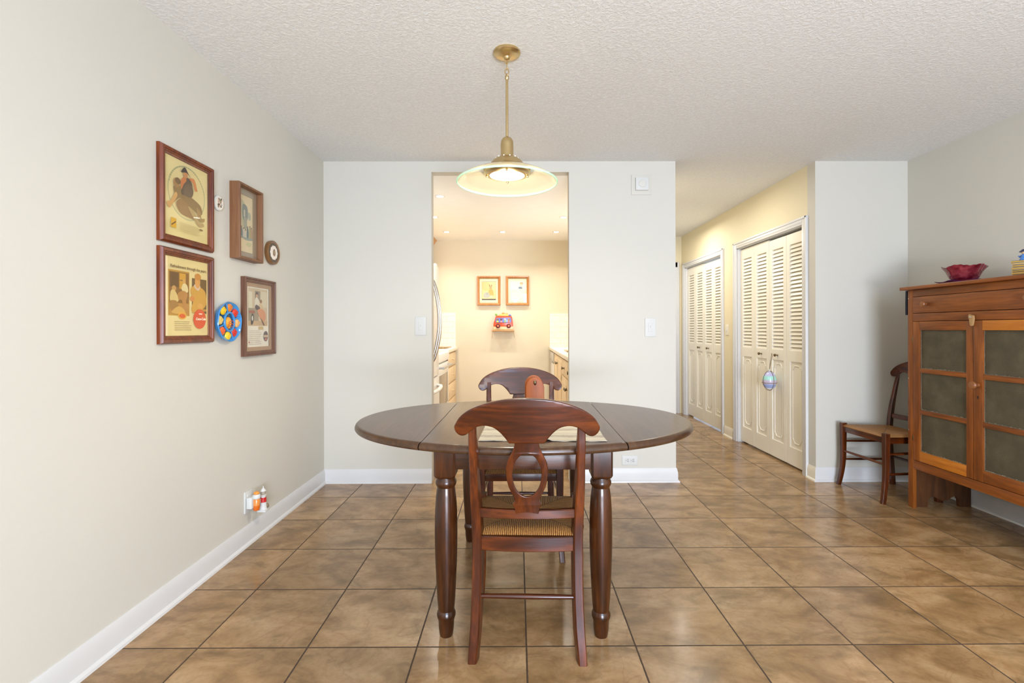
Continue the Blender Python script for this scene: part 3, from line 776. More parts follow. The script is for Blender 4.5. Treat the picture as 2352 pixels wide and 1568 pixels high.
# ------------------------------------------------------------------ pendant lamp
PX, PY = 1.124, Wd(2.24)
t = thing('pendant_lamp', 'brass pendant lamp with a pale green glass disc shade over the table', 'pendant lamp', (PX, PY, H))
MB().lathe([(0.061, 0.0), (0.063, -0.004), (0.063, -0.010), (0.058, -0.016), (0.040, -0.022), (0.016, -0.027), (0.012, -0.036), (0.006, -0.040), (0.001, -0.040)], 0, 0, 40).obj('canopy', M_brass, t)
b = MB()
def link(b, cz, rx, rz_, flip):
    pts = []
    for i in range(17):
        a = 2*PI*i/16; u, v_ = rx*math.cos(a), rz_*math.sin(a)
        pts.append((u, 0, cz+v_) if not flip else (0, u, cz+v_))
    b.tube(pts, 0.0024, 8, False)
link(b, -0.047, 0.006, 0.010, False); link(b, -0.068, 0.0075, 0.016, True); link(b, -0.092, 0.0085, 0.016, False); link(b, -0.112, 0.006, 0.009, True)
b.obj('chain', M_brass, t)
MB().tube([(0, 0, -0.112), (0, 0, -0.395)], 0.0062, 16).lathe([(0.004, -0.108), (0.0095, -0.113), (0.0095, -0.125), (0.0062, -0.130)], 0, 0, 16).obj('stem', M_brass, t)
MB().lathe([(0.0062, -0.392), (0.012, -0.393), (0.021, -0.399), (0.0275, -0.410), (0.0295, -0.425), (0.0295, -0.482), (0.031, -0.486)], 0, 0, 36).obj('socket_cup', M_brass, t)
b = MB(); b.lathe([(0.029, -0.484), (0.040, -0.487), (0.055, -0.494), (0.068, -0.505), (0.078, -0.518), (0.084, -0.530), (0.095, -0.536), (0.107, -0.541), (0.107, -0.546), (0.090, -0.545), (0.060, -0.520)], 0, 0, 48, caps=False)
b.obj('bell_cap', M_brass, t)
M_vent = emis('vent_glow', (1, 0.95, 0.85, 1), 1.2)
for a in range(12): MB().ball((0.052*math.cos(a*PI/6+0.26), 0.052*math.sin(a*PI/6+0.26), -0.4925), 0.0027, seg=8).obj('vent_hole', M_vent, t)
pr = [(0.100, -0.543), (0.130, -0.549), (0.165, -0.561), (0.200, -0.578), (0.2285, -0.597), (0.2270, -0.602), (0.197, -0.5845), (0.163, -0.5675), (0.129, -0.5555), (0.100, -0.5495)]
b = MB(); b.lathe(pr[:5]+[(0.2278, -0.5995)], 0, 0, 72, caps=False); gd = b.obj('glass_shade', M_disc, t, smooth=80)
MB().lathe([(0.2270, -0.5955), (0.2320, -0.5985), (0.2330, -0.6030), (0.2300, -0.6060), (0.2255, -0.6045), (0.2245, -0.6000), (0.2270, -0.5955)], 0, 0, 72).obj('glass_rim', M_rim, gd, smooth=80)
MB().lathe([(0.086, -0.546), (0.104, -0.548), (0.108, -0.553), (0.107, -0.560), (0.098, -0.567), (0.086, -0.571), (0.080, -0.571), (0.080, -0.560), (0.086, -0.546)], 0, 0, 48).obj('retaining_ring', M_brass, t)
MB().lathe([(0.001, -0.578), (0.040, -0.577), (0.065, -0.574), (0.081, -0.569), (0.081, -0.566)], 0, 0, 40).obj('diffuser_lens', M_bulb, t)
for a in (0, PI/2, PI, 1.5*PI):
    MB().ball((0.094*math.cos(a), 0.094*math.sin(a), -0.573), 0.0055, seg=10).obj('finial_screw', M_brass, t)
area('pendant_bulb', (PX, PY, H-0.60), (0, 0, 0), 0.15, 0.15, 8, (1.0, 0.88, 0.68), shape='DISK')
pl = bpy.data.lights.new('pendant_glow', 'POINT'); pl.energy = 3.2; pl.color = (1, 0.86, 0.62); pl.shadow_soft_size = 0.03
po = bpy.data.objects.new('pendant_glow', pl); C.objects.link(po); po.location = (PX, PY, H-0.64)

# ------------------------------------------------------------------ kitchen downlights
DL = [(0.477, Wd(4.37)), (0.289, Wd(5.18)), (0.304, Wd(5.97)), (0.989, Wd(5.97)), (1.645, Wd(5.97)), (1.662, Wd(5.19))]
first = None
dlab = ['recessed kitchen downlight nearest the dining room, upper left through the opening', 'recessed kitchen downlight at the left edge of the opening, middle row',
        'recessed kitchen downlight in the far row above the cooking range side', 'small recessed kitchen downlight in the middle of the far row',
        'recessed kitchen downlight at the right end of the far row', 'recessed kitchen downlight at the right edge of the opening, middle row']
for (x, y), lb in zip(DL, dlab):
    if first is None:
        t = thing('recessed_light', lb, 'ceiling light', (x, y, KZ), 0, 'recessed kitchen downlights'); first = t
        MB().lathe([(0.042, 0.0), (0.044, -0.003), (0.036, -0.006), (0.030, -0.004), (0.030, 0.0)], 0, 0, 28).obj('trim_ring', M_white, t)
        MB().lathe([(0.001, -0.0040), (0.031, -0.0040), (0.031, -0.0005)], 0, 0, 28).obj('lens', M_lamp, t)
    else:
        t = copy_tree(first); t.location = (x, y, KZ); t['label'] = lb
    area('downlight', (x, y, KZ-0.012), (0, 0, 0), 0.07, 0.07, 4.3, (1.0, 0.96, 0.89), spread=math.radians(125), shape='DISK')

# ------------------------------------------------------------------ kitchen fittings
# subway tile splashbacks on the back wall
k = N('white_subway_tile'); v = k.mapping(k.pos(), (1, 1, 1), rot=(PI/2, 0, 0))
br = k.t.nodes.new('ShaderNodeTexBrick'); k.t.links.new(v, br.inputs['Vector'])
for n_, val in (('Color1', srgb(244, 240, 226)), ('Color2', srgb(240, 236, 222)), ('Mortar', srgb(206, 196, 172)), ('Scale', 1.0), ('Mortar Size', 0.0018), ('Brick Width', 0.152), ('Row Height', 0.0745)):
    br.inputs[n_].default_value = val
k.base(br.outputs[0], 0.2)
struct(box('wall_splashback_left', k.m, XL, 0.339, KY-0.010, KY, 0.915, 1.383))
struct(box('wall_splashback_right', k.m, 1.603, 2.24, KY-0.010, KY, 0.915, 1.372))
FL = 0.345; FR = 1.615
def front_x(b, x, sgn, y0, y1, z0, z1, t=0.018):
    """door or drawer front with a raised field on a cabinet face looking along x"""
    b.box(x, x+sgn*t, y0, y1, z0, z1, 0.003)
    if (z1-z0) > 0.12 and (y1-y0) > 0.12: b.box(x+sgn*t*0.9, x+sgn*(t+0.005), y0+0.05, y1-0.05, z0+0.05, z1-0.05, 0.004)
def pull(b, x, sgn, y, z):
    b.lathe([(0.012, 0), (0.009, sgn*0.004), (0.005, sgn*0.012), (0.009, sgn*0.018), (0.016, sgn*0.022), (0.014, sgn*0.028), (0.001, sgn*0.030)], x, y, 14, 'x', z)
# left: drawer cabinet by the back wall
t = thing('drawer_cabinet', 'knotty pine kitchen drawer cabinet in the far left corner beyond the range', 'cabinet', (0, 0, 0))
y0, y1 = Wd(5.70), KY-0.012
box('body', M_pine, XL+0.002, FL-0.02, y0, y1, 0.09, 0.886, t)
box('toe_kick', M_dark, XL+0.002, FL-0.08, y0, y1, 0.0, 0.09, t)
zs = [0.10, 0.30, 0.50, 0.70, 0.875]
for a, c in zip(zs, zs[1:]):
    b = MB(); b.box(FL-0.02, FL, y0+0.01, y1-0.01, a+0.008, c-0.008, 0.004); dr = b.obj('drawer', M_pine, t)
    b = MB(); pull(b, FL, 1, (y0+y1)/2, (a+c)/2); b.obj('knob', M_pine, dr)
tag(MB().box(XL+0.002, FL+0.022, y0, y1, 0.887, 0.925, 0.008).obj('countertop', M_counter), 'cream countertop on the far left drawer cabinet', 'countertop')
# range
t = thing('kitchen_range', 'white freestanding kitchen range with a steel oven handle on the left side', 'range', (0, 0, 0))
y0, y1 = Wd(4.90), Wd(5.69)
box('body', M_white, XL+0.002, FL-0.01, y0, y1, 0.02, 0.905, t)
dr = MB().box(FL-0.008, FL+0.022, y0+0.012, y1-0.006, 0.22, 0.80, 0.006).obj('oven_door', M_white, t)
MB().box(FL+0.020, FL+0.025, y0+0.10, y1-0.10, 0.34, 0.68, 0.003).obj('oven_window', plain('oven_glass', srgb(150, 132, 108), 0.1), dr)
b = MB(); b.tube([(FL+0.07, y0+0.05, 0.765), (FL+0.07, y1-0.05, 0.765)], 0.012, 12); b.box(FL+0.02, FL+0.07, y0+0.07, y0+0.09, 0.755, 0.775, 0.003); b.box(FL+0.02, FL+0.07, y1-0.09, y1-0.07, 0.755, 0.775, 0.003)
b.obj('oven_handle', M_steel, dr)
b = MB(); b.box(FL-0.01, FL+0.028, y0, y1, 0.815, 0.905, 0.008); cp = b.obj('front_panel', M_white, t)
MB().box(FL-0.006, FL+0.012, y1-0.004, y1+0.004, 0.10, 0.90).obj('side_gap_strip', plain('gap_brown', srgb(110, 76, 46), 0.6), t)
MB().box(FL-0.008, FL+0.016, y0+0.012, y1-0.006, 0.06, 0.205, 0.005).obj('storage_drawer', M_white, t)
MB().box(XL+0.03, FL-0.03, y0+0.02, y1-0.02, 0.905, 0.915, 0.004).obj('cooktop', plain('cooktop_glass', srgb(226, 220, 204), 0.1), t)
k = N('speckled_granite'); v = k.coord(); k.base(k.ramp(k.noise(v, 70, 5, 0.7), [(0.35, srgb(84, 60, 34)), (0.5, srgb(150, 118, 70)), (0.68, srgb(214, 188, 140))]), 0.2); M_gran = k.m
tag(MB().box(0.03, 0.31, Wd(5.95), Wd(6.35), 0.9255, 0.944, 0.004).obj('cutting_board', M_gran), 'speckled brown stone cutting board on the left kitchen counter', 'cutting board')
tag(MB().box(1.675, 1.93, Wd(4.95), Wd(5.32), 0.9255, 0.940, 0.004).obj('cutting_board', M_gran), 'speckled brown stone board on the right kitchen counter', 'cutting board')
# refrigerator
t = thing('refrigerator', 'tall white refrigerator with bowed steel handles just inside the kitchen opening', 'refrigerator', (0, 0, 0))
RX = 0.400; y0, y1 = Wd(3.90), Wd(4.78)
MB().box(XL+0.004, RX-0.055, y0, y1, 0.015, 1.775, 0.006).obj('body', M_white, t)
ym = (y0+y1)/2
for a, c, hy in ((y0+0.003, ym-0.003, ym-0.055), (ym+0.003, y1-0.003, ym+0.055)):
    dr = MB().box(RX-0.052, RX, a, c, 0.72, 1.772, 0.012).obj('door', M_white, t)
    pts = [(RX+0.004+0.075*math.sin(PI*i/20)**0.8 if 0 < i < 20 else RX-0.002, hy, 0.86+0.76*i/20) for i in range(21)]
    MB().tube(pts, 0.0125, 12).obj('handle', M_steel, dr)
dr = MB().box(RX-0.052, RX, y0+0.003, y1-0.003, 0.06, 0.71, 0.012).obj('freezer_drawer', M_white, t)
MB().tube([(RX-0.002 if i in (0, 12) else RX+0.012+0.055*math.sin(PI*i/12)**0.5, y0+0.08+(y1-y0-0.16)*i/12, 0.625) for i in range(13)], 0.0165, 12).obj('handle', M_white, dr)
b = MB(); b.box(RX-0.10, RX-0.01, y1-0.10, y1-0.03, 1.775, 1.795, 0.004); b.box(RX-0.10, RX-0.01, y0+0.03, y0+0.10, 1.775, 1.795, 0.004); b.obj('hinge_cover', M_white, t)
# upper cabinets with crown on the left
t = thing('upper_cabinet', 'pine upper wall cabinet with crown moulding on the left kitchen wall', 'cabinet', (0, 0, 0))
UX = 0.03
MB().box(XL+0.002, UX-0.02, Wd(4.9), KY-0.002, 1.46, 2.30, 0.002).obj('body', M_pine, t)
for i in range(3):
    a = Wd(4.9)+i*(KY-Wd(4.9))/3; c = a+(KY-Wd(4.9))/3
    b = MB(); front_x(b, UX-0.019, 1, a+0.006, c-0.008, 1.475, 2.285); dr = b.obj('door', M_pine, t)
    b = MB(); pull(b, UX, 1, a+0.04, 1.54); b.obj('knob', M_bronze, dr)
MB().prism([(UX-0.02, 2.27), (UX-0.005, 2.27), (0.085, KZ-0.014), (0.093, KZ-0.001), (UX-0.02, KZ-0.001)], 'y', Wd(4.9), KY-0.003).obj('crown_moulding', wood('crown_pine', srgb(184, 126, 66), srgb(206, 150, 88), srgb(220, 170, 110), 'y', 0.4), t)
# right side: dishwasher, sink cabinet, drawer cabinet, continuous counter
yA, yB_, yC, yD = KY-0.012, Wd(5.93), Wd(4.90), Wd(3.86)
t = thing('dishwasher', 'white dishwasher at the far end of the right kitchen counter', 'dishwasher', (0, 0, 0))
MB().box(FR+0.02, 2.22, yB_+0.003, yA, 0.02, 0.886, 0.003).obj('body', M_white, t)
MB().box(FR-0.004, FR+0.022, yB_+0.006, yA-0.004, 0.11, 0.74, 0.005).obj('door', M_white, t)
MB().box(FR-0.010, FR+0.022, yB_+0.006, yA-0.004, 0.75, 0.872, 0.005).obj('control_panel', plain('panel_grey', srgb(214, 210, 200), 0.3), t)
MB().tube([(FR-0.020, yB_+0.08, 0.760), (FR-0.020, yA-0.08, 0.760)], 0.007, 10).obj('handle', M_steel, t)
def base_cab(label, y0, y1, nd, drawers):
    t = thing('base_cabinet', label, 'cabinet', (0, 0, 0))
    box('body', M_pine, FR+0.02, 2.22, y0+0.002, y1-0.002, 0.09, 0.886, t); box('toe_kick', M_dark, FR+0.08, 2.22, y0, y1, 0.0, 0.09, t)
    w = (y1-y0)/nd
    for i in range(nd):
        a = y0+w*i+0.010; c = a+w-0.020
        zt = 0.70 if drawers else 0.868
        b = MB(); front_x(b, FR+0.019, -1, a, c, 0.105, zt); dr = b.obj('door', M_pine, t)
        yk = a+0.035 if i % 2 else c-0.035
        b = MB(); pull(b, FR, -1, yk, zt-0.08); b.obj('knob', M_bronze, dr)
        if drawers:
            b = MB(); b.box(FR+0.019, FR, a, c, 0.715, 0.868, 0.004); dw = b.obj('drawer', M_pine, t)
            b = MB(); pull(b, FR, -1, (a+c)/2, 0.79); b.obj('knob', M_bronze, dw)
    return t
base_cab('pine two-door base cabinet next to the dishwasher under the right counter', yC, yB_, 2, False)
base_cab('pine base cabinet with drawers over doors, nearest the opening on the right', yD, yC, 2, True)
tag(MB().box(FR-0.022, 2.238, yD-0.02, yA, 0.887, 0.925, 0.008).obj('countertop', M_counter), 'long cream countertop on the right side of the kitchen', 'countertop')

# ------------------------------------------------------------------ picture frames
def frame_profile(w, d, style):
    """(distance in from outer edge, height off wall)"""
    if style == 'ogee': return [(0, 0), (0, d*0.55), (0.003, d*0.7), (w*0.2, d), (w*0.5, d*0.97), (w*0.56, d*0.78), (w*0.7, d*0.74), (w*0.76, d*0.62), (w*0.96, d*0.55), (w, d*0.45), (w, 0)]
    if style == 'box': return [(0, 0), (0, d*0.94), (w*0.12, d), (w*0.85, d), (w, d*0.88), (w, 0)]
    return [(0, 0), (0, d*0.92), (w*0.1, d), (w*0.35, d), (w*0.42, d*0.8), (w*0.8, d*0.76), (w, d*0.7), (w, 0)]
def frame_mesh(W_, H_, w, d, style):
    """rectangular mitred frame lying in the xz plane, back at y=0, front towards -y"""
    b = MB(); pr = frame_profile(w, d, style)
    for q in range(4):
        hw, hh_ = (W_/2, H_/2)
        if q == 0: f = lambda i, y, e: ((-hw+i) if e == 0 else (hw-i), -y, -hh_+i)
        if q == 1: f = lambda i, y, e: (hw-i, -y, (-hh_+i) if e == 0 else (hh_-i))
        if q == 2: f = lambda i, y, e: ((hw-i) if e == 0 else (-hw+i), -y, hh_-i)
        if q == 3: f = lambda i, y, e: (-hw+i, -y, (hh_-i) if e == 0 else (-hh_+i))
        b.loft([[f(i, y, e) for i, y in pr] for e in (0, 1)])
    return b
class Print:
    """printed sheet: flat coloured shapes in thin layers, local xz plane facing -y, unit = metres"""
    def __init__(s, W_, H_, bg, oval=False):
        s.m = MB(); s.mats = []; s.k = 0; s.W = W_; s.H = H_
        if oval: s.ell(0.5, 0.5, 0.5, 0.5, bg)
        else: s.rect(0, 0, 1, 1, bg)
    def mat(s, c):
        m = flat(c)
        if m not in s.mats: s.mats.append(m)
        s.m.mi = s.mats.index(m); s.k += 1
    def poly(s, pts, c):
        s.mat(c); y = -0.00012*s.k
        pts = [((u-0.5)*s.W, (v-0.5)*s.H) for u, v in pts]
        s.m.prism(pts, 'y', y, y-0.0001 if s.k > 1 else 0.001)
        return s
    def rect(s, u0, v0, u1, v1, c): return s.poly([(u0, v0), (u1, v0), (u1, v1), (u0, v1)], c)
    def ell(s, cu, cv, ru, rv, c, n=28, rot=0.0):
        a_ = s.H/s.W
        pts = []
        for i in range(n):
            a = 2*PI*i/n; x = ru*math.cos(a)*s.W; z = rv*math.sin(a)*s.H
            pts.append((cu+(x*math.cos(rot)-z*math.sin(rot))/s.W, cv+(x*math.sin(rot)+z*math.cos(rot))/s.H))
        return s.poly(pts, c)
    def blob(s, pts, c, n=4):
        P = list(pts)+[pts[0], pts[1], pts[2]]
        out = crv(P, n)[n:-(n*1)-1]
        return s.poly(out, c)
    def lines(s, u0, u1, v1, dv, n, c, jit=0.15):
        for i in range(n): s.rect(u0, v1-dv*i-dv*0.12, u1-(u1-u0)*random.uniform(0, jit), v1-dv*i+dv*0.12, c)
        return s
    def obj(s, name, parent, y): return s.m.obj(name, s.mats, parent, (0, y, 0), smooth=0)
def picture(label, loc, rz, W_, H_, fw, fd, style, mat, matw, matc, pr, py=None, glass=True, inner=None):
    t = thing('framed_picture', label, 'picture', loc, rz)
    frame_mesh(W_, H_, fw, fd, style).obj('frame', mat, t)
    MB().box(-W_/2+fw*0.5, W_/2-fw*0.5, -0.003, -0.0005, -H_/2+fw*0.5, H_/2-fw*0.5).obj('backing', M_dark if False else plain('backing_board', srgb(150, 130, 100), 0.8), t)
    y = py if py else -fd*0.35
    if matc:
        iw, ih = W_-2*fw, H_-2*fw
        b = MB()
        m = matw
        b.box(-iw/2-0.001, iw/2+0.001, y-0.001, y+0.0015, -ih/2-0.001, -ih/2+m); b.box(-iw/2-0.001, iw/2+0.001, y-0.001, y+0.0015, ih/2-m, ih/2+0.001)
        b.box(-iw/2-0.001, -iw/2+m, y-0.001, y+0.0015, -ih/2+m, ih/2-m); b.box(iw/2-m, iw/2+0.001, y-0.001, y+0.0015, -ih/2+m, ih/2-m)
        b.obj('picture_mat', plain('mat_%d_%d_%d' % matc, srgb(*matc), 0.8, vary=0.01), t, smooth=0)
    a = pr.obj('print', t, y+(0.003 if matc else 0))
    if glass:
        g = MB().box(-W_/2+fw*0.8, W_/2-fw*0.8, y-0.0065, y-0.0045, -H_/2+fw*0.8, H_/2-fw*0.8).obj('glass', M_pane, t, smooth=0)
    return t, a
LW = PI/2    # frames on the left wall face +x
SK = (206, 160, 112); BRN = (128, 96, 62); TAN = (186, 152, 104); CRM = (232, 214, 160)
# A: upper left, figures tumbling in a faint ring
p = Print(0.284, 0.342, (234, 216, 156))
ring = [(0.5+0.43*math.cos(a), 0.60+0.33*math.sin(a)) for a in [2*PI*i/48 for i in range(48)]]
p.ell(0.5, 0.60, 0.43, 0.345, (196, 190, 140), 48); p.ell(0.5, 0.60, 0.405, 0.325, (230, 210, 152), 48)
for i in range(26):
    a = 0.25+i*(PI-0.5)/25
    p.ell(0.5+0.418*math.cos(a), 0.60+0.335*math.sin(a), 0.008, 0.009, (150, 150, 108), 8)
p.blob([(0.10, 0.36), (0.20, 0.52), (0.18, 0.62), (0.30, 0.66), (0.42, 0.60), (0.62, 0.56), (0.80, 0.50), (0.84, 0.40), (0.74, 0.38), (0.60, 0.42), (0.50, 0.36), (0.36, 0.50), (0.26, 0.48)], (146, 116, 66))
p.blob([(0.24, 0.42), (0.32, 0.50), (0.44, 0.48), (0.56, 0.40), (0.66, 0.30), (0.52, 0.30), (0.34, 0.32)], (158, 122, 72))
p.blob([(0.50, 0.44), (0.64, 0.40), (0.76, 0.28), (0.86, 0.28), (0.88, 0.24), (0.76, 0.22), (0.62, 0.32)], (186, 158, 104))
p.blob([(0.70, 0.46), (0.80, 0.42), (0.82, 0.34), (0.90, 0.35), (0.88, 0.30), (0.76, 0.30)], (170, 138, 82))
p.blob([(0.08, 0.34), (0.14, 0.38), (0.26, 0.52), (0.22, 0.56), (0.12, 0.44), (0.04, 0.40)], (214, 164, 96))
p.ell(0.24, 0.68, 0.065, 0.06, (170, 128, 74)); p.ell(0.27, 0.71, 0.06, 0.04, (118, 88, 48))
p.blob([(0.36, 0.56), (0.56, 0.62), (0.60, 0.72), (0.52, 0.80), (0.40, 0.78), (0.36, 0.66)], (98, 82, 62))
p.blob([(0.34, 0.62), (0.34, 0.74), (0.42, 0.80), (0.46, 0.76), (0.40, 0.70)], (196, 118, 66))
p.blob([(0.52, 0.80), (0.64, 0.82), (0.70, 0.72), (0.72, 0.68), (0.66, 0.68), (0.62, 0.76)], (204, 128, 74))
p.blob([(0.40, 0.58), (0.56, 0.56), (0.62, 0.64), (0.58, 0.72), (0.44, 0.70)], (112, 92, 70))
p.ell(0.44, 0.83, 0.05, 0.045, (190, 132, 84)); p.blob([(0.34, 0.84), (0.42, 0.92), (0.50, 0.86), (0.56, 0.82), (0.46, 0.86)], (66, 56, 52))
p.rect(0.12, 0.11, 0.23, 0.23, (216, 166, 44)); p.poly([(0.13, 0.13), (0.22, 0.18), (0.22, 0.20), (0.13, 0.15)], (120, 84, 50))
p.lines(0.30, 0.80, 0.20, 0.016, 8, (204, 184, 130)); p.ell(0.80, 0.18, 0.045, 0.012, (140, 112, 64))
picture('mahogany framed vintage print of tumbling figures in a ring, upper left of the picture group', (XL, Wd(2.163), 1.729), LW, 0.347, 0.402, 0.034, 0.024, 'ogee', M_frame, 0, None, p)
# B: lower left, soft drink advertisement
p = Print(0.284, 0.342, (236, 216, 156))
p.rect(0.08, 0.26, 0.545, 0.83, (196, 148, 60)); p.rect(0.10, 0.28, 0.53, 0.81, (140, 96, 36)); p.rect(0.12, 0.62, 0.30, 0.80, (104, 70, 30)); p.rect(0.32, 0.60, 0.46, 0.80, (214, 160, 50)); p.rect(0.33, 0.705, 0.46, 0.715, (110, 76, 30))
p.rect(0.10, 0.28, 0.53, 0.42, (190, 138, 60))
p.ell(0.20, 0.60, 0.045, 0.035, (206, 156, 90)); p.blob([(0.12, 0.44), (0.13, 0.56), (0.20, 0.58), (0.27, 0.52), (0.30, 0.46), (0.24, 0.42)], (222, 196, 128)); p.blob([(0.12, 0.44), (0.26, 0.44), (0.30, 0.34), (0.20, 0.32), (0.12, 0.34)], (166, 120, 54))
p.ell(0.42, 0.70, 0.035, 0.03, (216, 166, 92)); p.blob([(0.36, 0.60), (0.40, 0.67), (0.48, 0.66), (0.51, 0.58), (0.44, 0.55)], (232, 214, 160)); p.blob([(0.28, 0.54), (0.40, 0.58), (0.50, 0.54), (0.46, 0.44), (0.50, 0.32), (0.42, 0.34), (0.36, 0.46), (0.30, 0.46)], (188, 132, 66))
p.blob([(0.14, 0.30), (0.30, 0.38), (0.44, 0.32), (0.36, 0.28)], (216, 170, 88))
p.rect(0.60, 0.30, 0.955, 0.76, (112, 82, 40)); p.rect(0.60, 0.33, 0.955, 0.36, (196, 146, 70))
p.blob([(0.56, 0.60), (0.64, 0.66), (0.72, 0.66), (0.84, 0.64), (0.93, 0.58), (0.95, 0.44), (0.86, 0.36), (0.74, 0.34), (0.62, 0.30), (0.58, 0.36), (0.62, 0.46)], (214, 162, 66))
p.blob([(0.64, 0.66), (0.72, 0.70), (0.80, 0.66), (0.74, 0.60)], (224, 196, 172)); p.ell(0.73, 0.72, 0.065, 0.085, (222, 160, 86)); p.ell(0.74, 0.785, 0.075, 0.045, (206, 140, 56)); p.ell(0.60, 0.49, 0.055, 0.035, (216, 140, 66)); p.ell(0.79, 0.40, 0.07, 0.035, (226, 168, 90))
p.ell(0.37, 0.265, 0.095, 0.050, (226, 170, 60)); p.ell(0.37, 0.258, 0.070, 0.028, (222, 96, 40))
p.lines(0.20, 0.58, 0.185, 0.026, 5, (170, 148, 104))
p.ell(0.775, 0.225, 0.155, 0.130, (226, 84, 42), 40)
t, a = picture('mahogany framed soft drink advertisement with a red disc on the left wall', (XL, Wd(2.163), 1.305), LW, 0.347, 0.404, 0.034, 0.024, 'ogee', M_frame, 0, None, p)
RY = Matrix.Rotation(PI/2, 4, 'X')
M_ink = flat((96, 74, 48)); M_inkw = flat((246, 232, 200))
text_mesh('Refreshment through the years', 0.0185, M_ink, 'headline', a, Matrix.Translation((0.0, -0.0085, 0.127)) @ RY)
text_mesh('Coca-Cola', 0.0160, M_inkw, 'logo_lettering', a, Matrix.Translation((0.077, -0.0085, -0.094)) @ RY, shear=0.35, offset=0.0003)
text_mesh('DRINK', 0.008, M_inkw, 'logo_word', a, Matrix.Translation((0.077, -0.0085, -0.071)) @ RY)
# C: upper right, deep box frame with a pale drawing
p = Print(0.140, 0.305, (226, 206, 168))
p.blob([(0.1, 0.85), (0.3, 0.9), (0.5, 0.8), (0.55, 0.6), (0.4, 0.45), (0.2, 0.5)], (196, 190, 158)); p.blob([(0.30, 0.82), (0.62, 0.80), (0.62, 0.58), (0.32, 0.56)], (132, 138, 134)); p.rect(0.38, 0.62, 0.46, 0.74, (206, 200, 178)); p.blob([(0.66, 0.72), (0.84, 0.70), (0.84, 0.60), (0.68, 0.60)], (176, 176, 156))
p.blob([(0.36, 0.60), (0.56, 0.60), (0.58, 0.44), (0.38, 0.42)], (160, 160, 142))
for u, c, hh_ in ((0.22, (110, 124, 132), 0.42), (0.36, (196, 190, 176), 0.40), (0.48, (206, 196, 180), 0.38), (0.62, (104, 122, 124), 0.44), (0.78, (170, 162, 112), 0.46), (0.88, (184, 150, 120), 0.44)):
    p.blob([(u-0.06, 0.26), (u-0.05, hh_-0.02), (u, hh_), (u+0.06, hh_-0.03), (u+0.06, 0.25)], c); p.ell(u, hh_+0.015, 0.035, 0.016, (120, 100, 84))
p.blob([(0.12, 0.27), (0.5, 0.22), (0.92, 0.24), (0.9, 0.27), (0.5, 0.26)], (150, 160, 152)); p.blob([(0.5, 0.15), (0.75, 0.12), (0.9, 0.18), (0.7, 0.19)], (208, 202, 158))
picture('deep brown box frame holding a pale drawing of people at a doorway', (XL, Wd(2.6105), 1.7265), LW, 0.233, 0.393, 0.014, 0.052, 'box', M_frameb, 0.032, (164, 148, 130), p, py=-0.020)
# D: lower right
p = Print(0.226, 0.348, (236, 228, 214))
p.rect(0.04, 0.36, 0.94, 0.96, (206, 186, 158)); p.rect(0.04, 0.36, 0.94, 0.44, (198, 166, 128)); p.rect(0.06, 0.62, 0.22, 0.90, (224, 214, 190)); p.rect(0.62, 0.66, 0.92, 0.92, (216, 204, 178)); p.rect(0.04, 0.44, 0.5, 0.64, (160, 146, 124)); p.rect(0.34, 0.70, 0.58, 0.92, (150, 134, 116))
p.ell(0.43, 0.87, 0.06, 0.035, (92, 70, 60)); p.ell(0.43, 0.84, 0.045, 0.03, (206, 160, 128)); p.blob([(0.34, 0.68), (0.34, 0.78), (0.42, 0.82), (0.54, 0.76), (0.56, 0.68)], (226, 216, 200))
p.ell(0.62, 0.76, 0.05, 0.03, (150, 104, 72)); p.blob([(0.48, 0.64), (0.54, 0.72), (0.66, 0.72), (0.74, 0.62), (0.64, 0.56)], (212, 186, 148)); p.blob([(0.34, 0.66), (0.40, 0.70), (0.56, 0.66), (0.54, 0.62), (0.40, 0.62)], (84, 66, 66))
p.blob([(0.44, 0.60), (0.64, 0.64), (0.82, 0.58), (0.84, 0.48), (0.70, 0.42), (0.62, 0.46)], (216, 148, 108)); p.blob([(0.60, 0.48), (0.66, 0.46), (0.78, 0.38), (0.74, 0.37)], (110, 82, 66)); p.rect(0.06, 0.56, 0.32, 0.60, (170, 98, 78))
p.blob([(0.16, 0.38), (0.16, 0.50), (0.22, 0.56), (0.28, 0.50), (0.24, 0.40)], (70, 60, 56)); p.ell(0.21, 0.48, 0.03, 0.04, (228, 220, 206)); p.rect(0.50, 0.30, 0.72, 0.35, (206, 178, 124)); p.ell(0.84, 0.19, 0.11, 0.085, (96, 74, 78), 30); p.rect(0.74, 0.17, 0.94, 0.21, (206, 178, 150)); p.ell(0.84, 0.14, 0.06, 0.02, (196, 120, 110))
p.lines(0.05, 0.62, 0.28, 0.030, 8, (196, 184, 168)); p.ell(0.06, 0.10, 0.02, 0.015, (196, 90, 70))
picture('umber framed matted print of a seated family scene, lower right of the picture group', (XL, Wd(2.757), 1.2325), LW, 0.330, 0.428, 0.026, 0.026, 'step', M_framec, 0.022, (176, 140, 108), p)
